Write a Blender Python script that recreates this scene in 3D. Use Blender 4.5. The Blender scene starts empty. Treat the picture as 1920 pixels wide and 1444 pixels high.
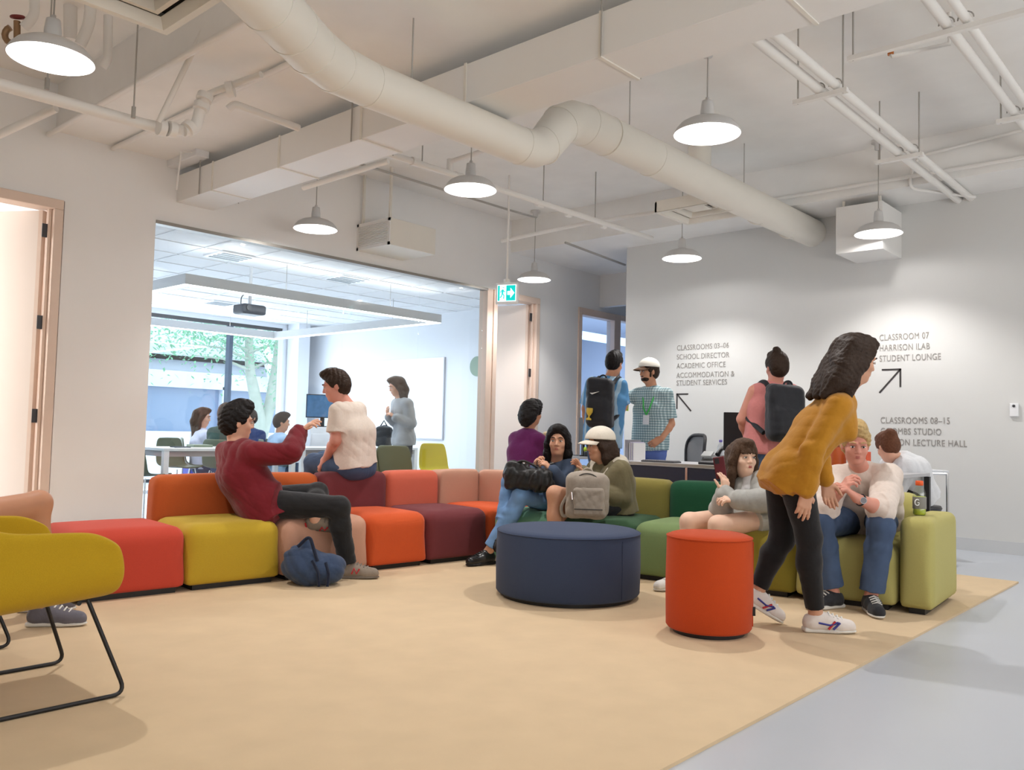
import bpy, bmesh, math, random
import numpy as np
from mathutils import Vector, Matrix

scene = bpy.context.scene
COL = scene.collection
PI = math.pi
rnd = random.Random(7)

# ------------------------------------------------------------------ camera, exposure, world, lights
FOC = 1580.0                       # focal length in pixels of the 1920 x 1444 frame
EYE = np.array([0.0, 0.0, 1.0])    # lens 1 m above the floor
PITCH, ROLL, YAW = math.radians(3.15), math.radians(1.35), math.radians(48.0)

def camera_axes():
    f = np.array([math.sin(YAW) * math.cos(PITCH), math.cos(YAW) * math.cos(PITCH), math.sin(PITCH)])
    r = np.array([math.cos(YAW), -math.sin(YAW), 0.0])
    u = np.cross(r, f)
    r2 = math.cos(ROLL) * r + math.sin(ROLL) * u
    u2 = -math.sin(ROLL) * r + math.cos(ROLL) * u
    return r2, u2, f
CR, CU, CF = camera_axes()
cam_data = bpy.data.cameras.new('camera')
cam_data.sensor_fit = 'HORIZONTAL'
cam_data.sensor_width = 36.0
cam_data.lens = FOC / 1920.0 * 36.0
cam_data.clip_end = 200
cam = bpy.data.objects.new('camera', cam_data)
COL.objects.link(cam)
cam.matrix_world = Matrix(((CR[0], CU[0], -CF[0], EYE[0]), (CR[1], CU[1], -CF[1], EYE[1]),
                           (CR[2], CU[2], -CF[2], EYE[2]), (0, 0, 0, 1)))
scene.camera = cam

scene.view_settings.view_transform = 'Standard'
scene.view_settings.look = 'None'
scene.view_settings.gamma = 1.0
scene.view_settings.use_curve_mapping = False
scene.view_settings.exposure = 0.52

world = bpy.data.worlds.new('world')
scene.world = world
world.use_nodes = True
bg = world.node_tree.nodes['Background']
bg.inputs[0].default_value = (0.78, 0.88, 1.0, 1)
bg.inputs[1].default_value = 2.4
scene.cycles.max_bounces = 8
scene.cycles.diffuse_bounces = 5
scene.cycles.glossy_bounces = 3
scene.cycles.transmission_bounces = 6
scene.cycles.transparent_max_bounces = 10
scene.cycles.caustics_reflective = False
scene.cycles.caustics_refractive = False
scene.cycles.sample_clamp_indirect = 6.0
scene.cycles.use_denoising = True

LAMP_POWER = 66.0
LAMP_COLOR = (1.0, 0.965, 0.94)
RIM_Z = 2.88
LAMP_SPOTS = [(1.56, 4.69), (4.60, 4.63), (4.63, 6.74), (4.63, 2.58), (7.80, 4.63), (7.88, 2.63), (7.86, 6.75)]
FAR_SPOTS = [(1.56, 2.6, 0.30), (1.56, 0.55, 0.6), (4.63, 0.55, 0.6), (7.88, 0.6, 0.6)]

def lamp_light(x, y, z, kind, energy, size):
    d = bpy.data.lights.new('pendant_light', kind)
    d.energy = energy
    d.color = LAMP_COLOR
    d.shadow_soft_size = size
    if kind == 'SPOT':
        d.spot_size = math.radians(LAMP_CONE)
        d.spot_blend = 0.55
    o = bpy.data.objects.new('pendant_light', d)
    o.location = (x, y, z)
    COL.objects.link(o)
    return o
LAMP_CONE = 118.0                  # the bulb sits deep in the dome, so its direct light leaves in a cone
for _x, _y in LAMP_SPOTS:
    lamp_light(_x, _y, RIM_Z + 0.055, 'SPOT', LAMP_POWER, 0.03)
    lamp_light(_x, _y, RIM_Z + 0.050, 'POINT', LAMP_POWER * 0.11, 0.03)
for _x, _y, _k in FAR_SPOTS:           # the same lamp grid goes on behind the camera
    lamp_light(_x, _y, RIM_Z, 'SPOT', LAMP_POWER * _k, 0.08).data.spot_blend = 1.0

def area(name, loc, rot, sx, sy, power, color):
    d = bpy.data.lights.new(name, 'AREA')
    d.shape = 'RECTANGLE'
    d.size, d.size_y, d.energy, d.color = sx, sy, power, color
    o = bpy.data.objects.new(name, d)
    o.location, o.rotation_euler = loc, rot
    COL.objects.link(o)
    return o
# ring light strips of the classroom and daylight entering by its window
area('ring_light_glow', (6.2, 8.72, 2.49), (0, 0, 0), 3.6, 0.07, 21, (0.86, 0.93, 1))
area('ring_light_glow', (6.2, 12.8, 2.49), (0, 0, 0), 3.6, 0.07, 21, (0.86, 0.93, 1))
area('ring_light_glow', (8.1, 10.8, 2.49), (0, 0, 0), 0.07, 4.0, 21, (0.86, 0.93, 1))
area('ring_light_glow', (4.3, 10.8, 2.49), (0, 0, 0), 0.07, 4.0, 21, (0.86, 0.93, 1))
area('ring_light_uplight', (6.2, 8.72, 2.64), (PI, 0, 0), 3.6, 0.07, 6, (0.9, 0.95, 1))
area('ring_light_uplight', (6.2, 12.8, 2.64), (PI, 0, 0), 3.6, 0.07, 6, (0.9, 0.95, 1))
area('window_daylight', (6.4, 13.9, 1.6), (math.radians(-90), 0, 0), 4.6, 2.4, 85, (0.8, 0.9, 1))
area('front_fill', (2.0, -3.85, 1.3), (math.radians(143), 0, 0), 11.0, 2.0, 240, (1.0, 0.985, 0.96))  # unseen fill light added behind the camera, tilted up to brighten the ceiling
area('office_light', (1.2, 9.4, 2.88), (0, 0, 0), 1.6, 1.2, 150, (1, 0.93, 0.86))
area('back_office_light', (10.8, 9.2, 2.9), (0, 0, 0), 2.0, 1.2, 60, (0.80, 0.89, 1))

# ------------------------------------------------------------------ helpers
def at(px, py, depth):
    """World point seen at a pixel of the frame, at a camera depth in metres."""
    return EYE + depth * (CF + CR * ((px - 960.0) / FOC) - CU * ((py - 722.0) / FOC))

def lin(c):
    return c / 12.92 if c <= 0.04045 else ((c + 0.055) / 1.055) ** 2.4

def rgb(r, g, b):
    return (lin(r / 255.0), lin(g / 255.0), lin(b / 255.0))

MATS = {}
def mat(name, color, rough=0.6, metal=0.0, vary=0.0, scale=40.0, bump=0.0, spec=0.5, emit=None, power=0.0,
        trans=0.0, ior=1.45, sheen=0.0, subsurface=0.0):
    if name in MATS:
        return MATS[name]
    m = bpy.data.materials.new(name)
    m.use_nodes = True
    nt = m.node_tree
    b = nt.nodes['Principled BSDF']
    b.inputs['Base Color'].default_value = (*color, 1)
    b.inputs['Roughness'].default_value = rough
    b.inputs['Metallic'].default_value = metal
    b.inputs['Specular IOR Level'].default_value = spec
    b.inputs['Transmission Weight'].default_value = trans
    b.inputs['IOR'].default_value = ior
    b.inputs['Sheen Weight'].default_value = sheen
    if subsurface:
        b.inputs['Subsurface Weight'].default_value = subsurface
        b.inputs['Subsurface Radius'].default_value = (0.012, 0.005, 0.003)
        b.inputs['Subsurface Scale'].default_value = 1.0
    if emit:
        b.inputs['Emission Color'].default_value = (*emit, 1)
        b.inputs['Emission Strength'].default_value = power
    if vary or bump:
        tc = nt.nodes.new('ShaderNodeTexCoord')
        no = nt.nodes.new('ShaderNodeTexNoise')
        no.inputs['Scale'].default_value = scale
        no.inputs['Detail'].default_value = 4
        nt.links.new(tc.outputs['Object'], no.inputs['Vector'])
        if vary:
            mx = nt.nodes.new('ShaderNodeMix')
            mx.data_type = 'RGBA'
            mx.inputs['A'].default_value = (*[c * (1 - vary) for c in color], 1)
            mx.inputs['B'].default_value = (*[min(1, c * (1 + vary)) for c in color], 1)
            nt.links.new(no.outputs['Fac'], mx.inputs['Factor'])
            nt.links.new(mx.outputs['Result'], b.inputs['Base Color'])
        if bump:
            bp = nt.nodes.new('ShaderNodeBump')
            bp.inputs['Strength'].default_value = bump
            bp.inputs['Distance'].default_value = 0.01
            nt.links.new(no.outputs['Fac'], bp.inputs['Height'])
            nt.links.new(bp.outputs['Normal'], b.inputs['Normal'])
    MATS[name] = m
    return m

def glass_mat(name, tint=(1, 1, 1), reflect=0.06):
    """Thin pane: light goes straight through, with a faint mirror."""
    if name in MATS:
        return MATS[name]
    m = bpy.data.materials.new(name)
    m.use_nodes = True
    nt = m.node_tree
    nt.nodes.remove(nt.nodes['Principled BSDF'])
    out = nt.nodes['Material Output']
    tr = nt.nodes.new('ShaderNodeBsdfTransparent')
    tr.inputs['Color'].default_value = (*tint, 1)
    gl = nt.nodes.new('ShaderNodeBsdfGlossy')
    gl.inputs['Roughness'].default_value = 0.02
    mx = nt.nodes.new('ShaderNodeMixShader')
    mx.inputs['Fac'].default_value = reflect
    nt.links.new(tr.outputs[0], mx.inputs[1])
    nt.links.new(gl.outputs[0], mx.inputs[2])
    nt.links.new(mx.outputs[0], out.inputs['Surface'])
    MATS[name] = m
    return m

def tag(o, label=None, cat=None, group=None, kind=None):
    if label: o['label'] = label
    if cat: o['category'] = cat
    if group: o['group'] = group
    if kind: o['kind'] = kind
    return o

def thing(name, loc, label, cat, group=None, rz=0.0):
    o = bpy.data.objects.new(name, None)
    o.empty_display_size = 0.1
    o.location = tuple(float(v) for v in loc)
    o.rotation_euler = (0, 0, rz)
    COL.objects.link(o)
    return tag(o, label, cat, group)

class MB:
    """Collects shapes and links them as one mesh object."""
    def __init__(self):
        self.v, self.f, self.smooth, self.mi = [], [], [], []
        self.cur = 0
    def add(self, verts, faces, smooth=False):
        n = len(self.v)
        self.v += [tuple(float(c) for c in p) for p in verts]
        for f in faces:
            self.f.append(tuple(i + n for i in f))
            self.smooth.append(smooth)
            self.mi.append(self.cur)
        return self
    def box(self, lo, hi):
        x0, y0, z0 = lo; x1, y1, z1 = hi
        return self.add([(x0, y0, z0), (x1, y0, z0), (x1, y1, z0), (x0, y1, z0), (x0, y0, z1), (x1, y0, z1), (x1, y1, z1), (x0, y1, z1)],
                        [(0, 3, 2, 1), (4, 5, 6, 7), (0, 1, 5, 4), (1, 2, 6, 5), (2, 3, 7, 6), (3, 0, 4, 7)])
    def obox(self, c, ax, ay, az):
        """Box from a centre and three half-axis vectors."""
        c, ax, ay, az = map(np.asarray, (c, ax, ay, az))
        vs = [c + sx * ax + sy * ay + sz * az for sz in (-1, 1) for sx, sy in ((-1, -1), (1, -1), (1, 1), (-1, 1))]
        return self.add(vs, [(0, 3, 2, 1), (4, 5, 6, 7), (0, 1, 5, 4), (1, 2, 6, 5), (2, 3, 7, 6), (3, 0, 4, 7)])
    def tube(self, pts, r, n=10, cap=True):
        pts = [np.asarray(p, float) for p in pts]
        rs = r if isinstance(r, (list, tuple)) else [r] * len(pts)
        vs, fs = [], []
        prev = None
        for i, p in enumerate(pts):
            d = pts[min(i + 1, len(pts) - 1)] - pts[max(i - 1, 0)]
            d = d / (np.linalg.norm(d) + 1e-12)
            if prev is None:
                a = np.array([0, 0, 1.0]) if abs(d[2]) < 0.9 else np.array([1.0, 0, 0])
                e1 = np.cross(d, a)
            else:
                e1 = prev - d * (prev @ d)
            e1 = e1 / np.linalg.norm(e1)
            prev = e1
            e2 = np.cross(d, e1)
            for k in range(n):
                t = 2 * PI * k / n
                vs.append(p + rs[i] * (math.cos(t) * e1 + math.sin(t) * e2))
        for i in range(len(pts) - 1):
            for k in range(n):
                fs.append((i * n + k, i * n + (k + 1) % n, (i + 1) * n + (k + 1) % n, (i + 1) * n + k))
        self.add(vs, fs, True)
        if cap:
            b = len(pts) - 1
            self.add(vs[:n], [tuple(range(n))[::-1]])
            self.add(vs[b * n:], [tuple(range(n))])
        return self
    def lathe(self, c, prof, n=32, smooth=True):
        vs, fs = [], []
        for r, z in prof:
            for k in range(n):
                t = 2 * PI * k / n
                vs.append((c[0] + r * math.cos(t), c[1] + r * math.sin(t), c[2] + z))
        for i in range(len(prof) - 1):
            for k in range(n):
                fs.append((i * n + k, i * n + (k + 1) % n, (i + 1) * n + (k + 1) % n, (i + 1) * n + k))
        return self.add(vs, fs, smooth)
    def soft(self, c, size, r=0.06, bulge=0.0, n=12, taper=0.0, rbottom=None):
        """Upholstered block: rounded edges and gently swelling sides; c is the middle of its underside."""
        w, d, h = [s / 2.0 for s in size]
        verts, faces, idx = [], [], {}
        g = [-1 + 2 * i / n for i in range(n + 1)]
        g = [math.sin(x * PI / 2) * 0.35 + x * 0.65 for x in g]
        def vid(p):
            k = tuple(round(x, 5) for x in p)
            if k not in idx:
                idx[k] = len(verts)
                q = np.array([p[0] * w, p[1] * d, p[2] * h])
                rr = r
                if p[2] < 0 and rbottom is not None:
                    rr = rbottom + (r - rbottom) * (p[2] + 1)
                inner = np.array([max(w - rr, 0), max(d - rr, 0), max(h - rr, 0)])
                ci = np.clip(q, -inner, inner)
                v = q - ci
                L = np.linalg.norm(v)
                if L > 1e-9:
                    q = ci + v / L * rr
                fx, fy, fz = p
                q[0] += bulge * fx * (1 - fy * fy) * (1 - fz * fz)
                q[1] += bulge * fy * (1 - fx * fx) * (1 - fz * fz)
                if fz > 0:
                    q[2] += bulge * fz * (1 - fx * fx) * (1 - fy * fy)
                if taper:
                    q[0] *= 1 - taper * (fz + 1) / 2
                    q[1] *= 1 - taper * (fz + 1) / 2
                verts.append((c[0] + q[0], c[1] + q[1], c[2] + h + q[2]))
            return idx[k]
        for ax in range(3):
            for s in (-1, 1):
                a, b = [i for i in range(3) if i != ax]
                for i in range(n):
                    for j in range(n):
                        quad = []
                        for di, dj in ((0, 0), (1, 0), (1, 1), (0, 1)):
                            p = [0, 0, 0]
                            p[ax] = s; p[a] = g[i + di]; p[b] = g[j + dj]
                            quad.append(vid(p))
                        flip = (s > 0) != (ax == 1)
                        faces.append(tuple(quad if flip else quad[::-1]))
        return self.add(verts, faces, True)
    def build(self, name, m, parent=None, rel=True, bevel=0.0):
        me = bpy.data.meshes.new(name)
        off = np.array(parent.location) if (parent is not None and rel) else np.zeros(3)
        root = parent
        while root is not None and root.parent is not None and rel:
            root = root.parent
            off = off + np.array(root.location)
        me.from_pydata([tuple(np.array(p) - off) for p in self.v], [], self.f)
        me.polygons.foreach_set('use_smooth', self.smooth)
        ms = m if isinstance(m, (list, tuple)) else [m]
        for x in ms:
            me.materials.append(x)
        if len(ms) > 1:
            me.polygons.foreach_set('material_index', self.mi)
        me.update()
        o = bpy.data.objects.new(name, me)
        COL.objects.link(o)
        if parent is not None:
            o.parent = parent
        if bevel:
            bv = o.modifiers.new('bevel', 'BEVEL')
            bv.width, bv.segments, bv.limit_method = bevel, 2, 'ANGLE'
        return o

def structure(name, mb, m, label=None):
    o = mb.build(name, m)
    o['kind'] = 'structure'
    if label: o['label'] = label
    return o

def arc(c, r, a0, a1, e1, e2, n=8):
    c, e1, e2 = map(np.asarray, (c, e1, e2))
    return [c + r * (math.cos(a0 + (a1 - a0) * i / n) * e1 + math.sin(a0 + (a1 - a0) * i / n) * e2) for i in range(n + 1)]

def rounded(pts, r, n=6):
    """Polyline with its corners rounded."""
    pts = [np.asarray(p, float) for p in pts]
    out = [pts[0]]
    for a, b, c in zip(pts, pts[1:], pts[2:]):
        d1, d2 = a - b, c - b
        l1, l2 = np.linalg.norm(d1), np.linalg.norm(d2)
        rr = min(r, l1 * 0.49, l2 * 0.49)
        p, q = b + d1 / l1 * rr, b + d2 / l2 * rr
        for i in range(n + 1):
            t = i / n
            out.append((1 - t) ** 2 * p + 2 * t * (1 - t) * b + t * t * q)
    out.append(pts[-1])
    return out

def duplicate(root, loc, label=None):
    """Copy of a thing with copies of its parts and sub-parts."""
    r = root.copy(); COL.objects.link(r); r.location = loc
    if label: r['label'] = label
    for ch in list(root.children):
        c = ch.copy(); COL.objects.link(c); c.parent = r
        for g in list(ch.children):
            s = g.copy(); COL.objects.link(s); s.parent = c
    return r
# ------------------------------------------------------------------ materials of the setting
WALL = mat('white_wall_paint', (0.86, 0.855, 0.845), 0.75, vary=0.02, scale=3, bump=0.02)
CEIL = mat('white_painted_concrete', (0.88, 0.87, 0.85), 0.8, vary=0.07, scale=3.0, bump=0.5)
STEEL_W = mat('cream_painted_steel', (0.80, 0.77, 0.70), 0.5, vary=0.03, scale=4, bump=0.02)
DUCT = mat('white_painted_duct', (0.84, 0.83, 0.81), 0.45, vary=0.02, scale=4)
PIPE = mat('white_painted_pipe', (0.84, 0.82, 0.79), 0.45)
FRAME = mat('pale_pink_wood_frame', rgb(228, 206, 190), 0.5, vary=0.04, scale=12)
DOORM = mat('cream_door_paint', rgb(238, 226, 216), 0.45)
FLOOR = mat('grey_polished_floor', (0.50, 0.53, 0.58), 0.30, vary=0.05, scale=1.6, spec=0.45)
CARPET = mat('beige_carpet', rgb(211, 186, 150), 0.95, vary=0.10, scale=5, bump=0.25, sheen=0.1)
DARKM = mat('dark_grey_metal', (0.07, 0.07, 0.075), 0.4, 0.6)
BLACK = mat('black_plastic', (0.012, 0.012, 0.014), 0.4)
RODM = mat('grey_painted_rod', (0.42, 0.40, 0.37), 0.6)
CHROME = mat('chrome', (0.75, 0.75, 0.76), 0.12, 1.0)
WHITE = mat('white_laminate', (0.85, 0.86, 0.88), 0.4)
ALU = mat('aluminium_trim', (0.35, 0.33, 0.30), 0.4, 0.7)
PANE = glass_mat('clear_glass', (0.97, 0.99, 0.985), 0.05)

UPZ = np.array([0, 0, 1.0])
GY, TX = 7.33, 8.70          # the glazed partition plane and the lettered wall plane
CARPET_TOP = 0.012

# ------------------------------------------------------------------ floor, carpet, ceiling
structure('floor', MB().box((-5, -4, -0.1), (13, 14.1, 0.0)), FLOOR)
o = MB().box((-3.5, 1.36, 0.0), (6.98, 6.95, CARPET_TOP)).build('carpet', CARPET)
tag(o, 'large beige carpet laid over the grey floor under the sofas', 'carpet')
structure('ceiling', MB().box((-5, -4, 3.75), (8.2, GY, 3.95)), CEIL)
structure('ceiling_beam', MB().box((2.5, -4, 3.36), (4.0, GY, 3.75)), CEIL)
structure('ceiling_beam', MB().box((8.06, -4, 3.33), (12.5, GY, 3.95)), CEIL)

# ------------------------------------------------------------------ walls
T = 0.13
mb = MB()
mb.box((-5, GY, 0), (1.52, GY + T, 3.75))
mb.box((1.52, GY, 2.80), (3.36, GY + T, 3.75))
mb.box((2.60, GY, 0), (3.36, GY + T, 2.80))
mb.box((3.36, GY, 2.80), (12.5, GY + T, 3.75))
mb.box((8.66, GY, 0), (9.52, GY + T, 2.80))
mb.box((11.6, GY, 0), (12.5, GY + T, 2.80))
structure('wall_back', mb, WALL)
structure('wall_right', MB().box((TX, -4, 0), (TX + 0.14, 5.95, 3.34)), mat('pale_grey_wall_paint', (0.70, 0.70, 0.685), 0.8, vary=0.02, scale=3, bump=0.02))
structure('wall_left', MB().box((-5.1, -4, 0), (-5, GY, 3.75)), WALL)
structure('wall_front', MB().box((-5, -4.1, 0), (12.5, -4, 3.75)), WALL)
structure('wall_corridor', MB().box((12.5, -4.1, 0), (12.6, GY + T, 3.4)), WALL)
mb = MB()
mb.box((10.03, 6.4, 2.86), (10.13, GY, 3.33))
structure('wall_bulkhead', mb, WALL)
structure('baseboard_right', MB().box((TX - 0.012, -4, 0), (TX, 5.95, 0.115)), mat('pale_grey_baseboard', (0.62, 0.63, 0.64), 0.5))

# ------------------------------------------------------------------ doors in the partition
def door(n, hinge_x, left_x, angle, label):
    """Frame, open leaf hinged on the right jamb, four hinges and a lever."""
    root = thing('door_%d' % n, (hinge_x, GY, 0), label, 'door')
    root['kind'] = 'structure'
    f = MB()
    for lo, hi in (((hinge_x + 0.015, GY - 0.03, 0), (hinge_x + 0.085, GY + T + 0.02, 2.72)),
                   ((left_x - 0.085, GY - 0.03, 0), (left_x - 0.015, GY + T + 0.02, 2.72)),
                   ((left_x - 0.085, GY - 0.03, 2.72), (hinge_x + 0.085, GY + T + 0.02, 2.80))):
        f.box(lo, hi)
    f.box((hinge_x - 0.012, GY + 0.02, 0), (hinge_x + 0.015, GY + 0.06, 2.74))
    f.build('frame', FRAME, root, bevel=0.006)
    L = hinge_x - left_x - 0.01
    e = np.array([-math.cos(angle), math.sin(angle), 0])
    nrm = np.array([-e[1], e[0], 0])
    h = np.array([hinge_x - 0.02, GY + 0.085, 0])
    lf = MB().obox(h + e * L / 2 + np.array([0, 0, 1.36]), e * L / 2, nrm * 0.022, (0, 0, 1.35))
    lf = lf.build('leaf', DOORM, root, bevel=0.003)
    MB().obox(h + e * 0.016 + np.array([0, 0, 1.36]), e * 0.017, nrm * 0.0235, (0, 0, 1.348)).build('leaf_edge', FRAME, root)
    for z in (2.54, 1.79, 1.035, 0.29):
        hb = MB()
        hb.tube([h + np.array([0.012, -0.045, z - 0.055]), h + np.array([0.012, -0.045, z + 0.055])], 0.012, 10)
        hb.box((hinge_x - 0.05, GY + 0.034, z - 0.055), (hinge_x + 0.014, GY + 0.042, z + 0.055))
        hb.build('hinge', DARKM, root)
    lv = MB()
    c = h + e * (L - 0.07) + np.array([0, 0, 1.0])
    for s in (-1, 1):
        lv.tube([c + nrm * s * 0.02, c + nrm * s * 0.032], 0.027, 16)
        lv.tube([c + nrm * s * 0.03, c + nrm * s * 0.06, c + nrm * s * 0.062 - e * 0.03, c + nrm * s * 0.06 - e * 0.12], 0.0095, 10)
    lv.build('lever_handle', CHROME, root)
    return root
door(1, 2.50, 1.60, math.radians(58), 'cream door standing open at the far left, beside the coral seat')
door(2, 8.56, 7.82, math.radians(72), 'cream door with lever handle standing open right of the glass wall')

# ------------------------------------------------------------------ glazed partition
root = thing('window_1', (3.36, GY, 0), 'frameless glass wall of four panes before the bright classroom', 'window')
root['kind'] = 'structure'
edges = [3.37, 4.40, 5.47, 6.55, 7.62]
for a, b in zip(edges, edges[1:]):
    MB().box((a + 0.003, GY + 0.055, 0.02), (b - 0.003, GY + 0.067, 2.785)).build('pane', PANE, root)
MB().box((3.36, GY - 0.012, 2.772), (7.64, GY + 0.08, 2.802)).build('head_channel', ALU, root)
MB().box((3.36, GY + 0.04, 0.0), (7.64, GY + 0.085, 0.025)).build('sill_channel', ALU, root)
MB().box((7.63, GY - 0.012, 0), (7.735, GY + T, 2.80)).build('jamb_post', FRAME, root, bevel=0.004)

# window with wooden frame at the end of the corridor
root = thing('window_2', (9.52, GY, 0), 'wood framed internal window at the dark end of the corridor', 'window')
root['kind'] = 'structure'
f = MB()
for lo, hi in (((9.52, 0), (9.60, 2.80)), ((10.40, 0), (10.56, 2.80)), ((9.60, 2.70), (10.40, 2.80)), ((9.6, 0.0), (10.4, 0.1)), ((11.5, 0), (11.6, 2.8)), ((10.56, 2.72), (11.5, 2.80))):
    f.box((lo[0], GY - 0.02, lo[1]), (hi[0], GY + T, hi[1]))
f.build('frame', FRAME, root, bevel=0.005)
PANE_B = glass_mat('blue_tinted_glass', (0.84, 0.91, 1.0), 0.08)
MB().box((9.6, GY + 0.06, 0.1), (10.4, GY + 0.07, 2.7)).build('pane', PANE_B, root)
MB().box((10.56, GY + 0.06, 0.0), (11.5, GY + 0.07, 2.72)).build('pane', PANE_B, root)

# ------------------------------------------------------------------ classroom shell behind the glass
CY = 14.0
CWALL = mat('bright_classroom_wall', (0.80, 0.82, 0.86), 0.7)
CTILE = mat('classroom_ceiling_tile', (0.82, 0.82, 0.83), 0.8, vary=0.02, scale=30, bump=0.05)
structure('wall_classroom_left', MB().box((3.20, GY + T, 0), (3.32, CY, 2.94)), CWALL)
structure('wall_classroom_right', MB().box((9.57, GY + T, 0), (9.69, CY, 2.94)), CWALL)
mb = MB().box((3.2, CY, 2.86), (9.69, CY + 0.15, 3.1)).box((8.97, CY - 0.02, 0), (9.57, CY + 0.15, 2.94)).box((3.2, CY, 0), (3.9, CY + 0.15, 2.94))
structure('wall_classroom_window_side', mb, CWALL)
mb = MB().box((3.2, GY + T, 2.94), (9.69, CY, 3.0))
for k in range(1, 11):
    mb.box((3.32, GY + T + 0.6 * k, 2.932), (9.57, GY + T + 0.6 * k + 0.022, 2.94))
for k in range(1, 11):
    mb.box((3.32 + 0.6 * k, GY + T, 2.932), (3.32 + 0.6 * k + 0.022, CY, 2.94))
structure('ceiling_classroom', mb, CTILE)
structure('column_classroom', MB().box((9.05, CY - 0.42, 0), (9.30, CY - 0.05, 2.94)), CWALL)
root = thing('window_3', (3.9, CY, 0), 'tall classroom window with a dark mullion looking onto the street', 'window')
root['kind'] = 'structure'
f = MB()
f.box((3.9, CY + 0.02, 2.80), (8.97, CY + 0.1, 2.86))
f.box((3.9, CY + 0.02, 0.0), (8.97, CY + 0.1, 0.05))
f.build('frame', DARKM, root)
MB().box((7.86, CY - 0.02, 0.05), (7.93, CY + 0.1, 2.80)).build('mullion', mat('dark_blue_mullion', (0.06, 0.09, 0.14), 0.5), root)
MB().box((3.9, CY + 0.05, 0.05), (7.86, CY + 0.06, 2.80)).build('pane', PANE, root)
MB().box((7.93, CY + 0.05, 0.05), (8.97, CY + 0.06, 2.80)).build('pane', PANE, root)

# offices glimpsed behind the doors
mb = MB().box((-0.6, GY + T, 0), (-0.5, 10.8, 2.94)).box((-0.6, 10.7, 0), (3.2, 10.8, 2.94))
structure('wall_office', mb, WALL)
structure('ceiling_office', MB().box((-0.6, GY + T, 2.94), (3.2, 10.8, 3.0)), CTILE)
OFFB = mat('blue_grey_office_wall', rgb(212, 216, 224), 0.7)
mb = MB().box((9.69, 10.6, 0), (14, 10.7, 3.0)).box((13.9, GY + T, 0), (14.0, 10.6, 3.0)).box((9.69, GY + T, 3.0), (14, 10.7, 3.1))
structure('wall_back_office', mb, OFFB)
structure('floor_back_office', MB().box((12.9, 3, -0.1), (14.1, 10.8, 0)), FLOOR)
tag(MB().box((9.95, 8.0, 2.52), (12.8, 8.3, 2.60)).build('linear_light', mat('cool_led_panel', (0.9, 0.95, 1), 0.5, emit=(0.75, 0.87, 1), power=1.2)),
    'long linear ceiling light glimpsed through the corridor window', 'light')

# ------------------------------------------------------------------ outside the classroom window
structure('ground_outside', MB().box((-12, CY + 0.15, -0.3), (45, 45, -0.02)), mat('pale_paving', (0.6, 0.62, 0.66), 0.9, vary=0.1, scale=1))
root = thing('building', (14, 27, 0), 'pale concrete building with large windows across the street', 'building')
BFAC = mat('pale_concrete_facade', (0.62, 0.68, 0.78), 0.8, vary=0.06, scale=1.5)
m = MB()
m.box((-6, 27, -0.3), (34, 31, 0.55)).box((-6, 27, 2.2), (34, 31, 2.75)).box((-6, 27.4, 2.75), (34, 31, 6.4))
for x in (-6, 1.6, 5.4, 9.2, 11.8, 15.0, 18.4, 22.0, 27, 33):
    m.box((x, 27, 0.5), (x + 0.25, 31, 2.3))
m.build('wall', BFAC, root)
WINB = mat('blue_window_glass', (0.16, 0.24, 0.38), 0.08, spec=0.9)
xs = [-6, 1.6, 5.4, 9.2, 11.8, 15.0, 18.4, 22.0, 27, 33]
for a, b in zip(xs, xs[1:]):
    MB().box((a + 0.25, 27.25, 0.55), (b, 27.3, 2.2)).build('window_pane', WINB, root)
m = MB()
for k in range(4):
    m.obox((12.5, 27.2, 3.2 + 0.0 * k), (18, 0, 0), (0, 0.25, 0), (0, 0, 0.06))
m.obox((16.2, 26.6, 4.2), (0.18, 0, -0.05), (0, 0.1, 0), (-0.55, 0, 1.6))
m.build('ledge', mat('white_concrete', (0.85, 0.88, 0.92), 0.8), root)
tag(MB().box((-4, 22.5, -0.3), (32, 22.8, 0.78)).build('garden_wall', mat('white_concrete', (0.85, 0.88, 0.92), 0.8)),
    'low white concrete wall along the pavement outside the window', 'wall')

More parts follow.
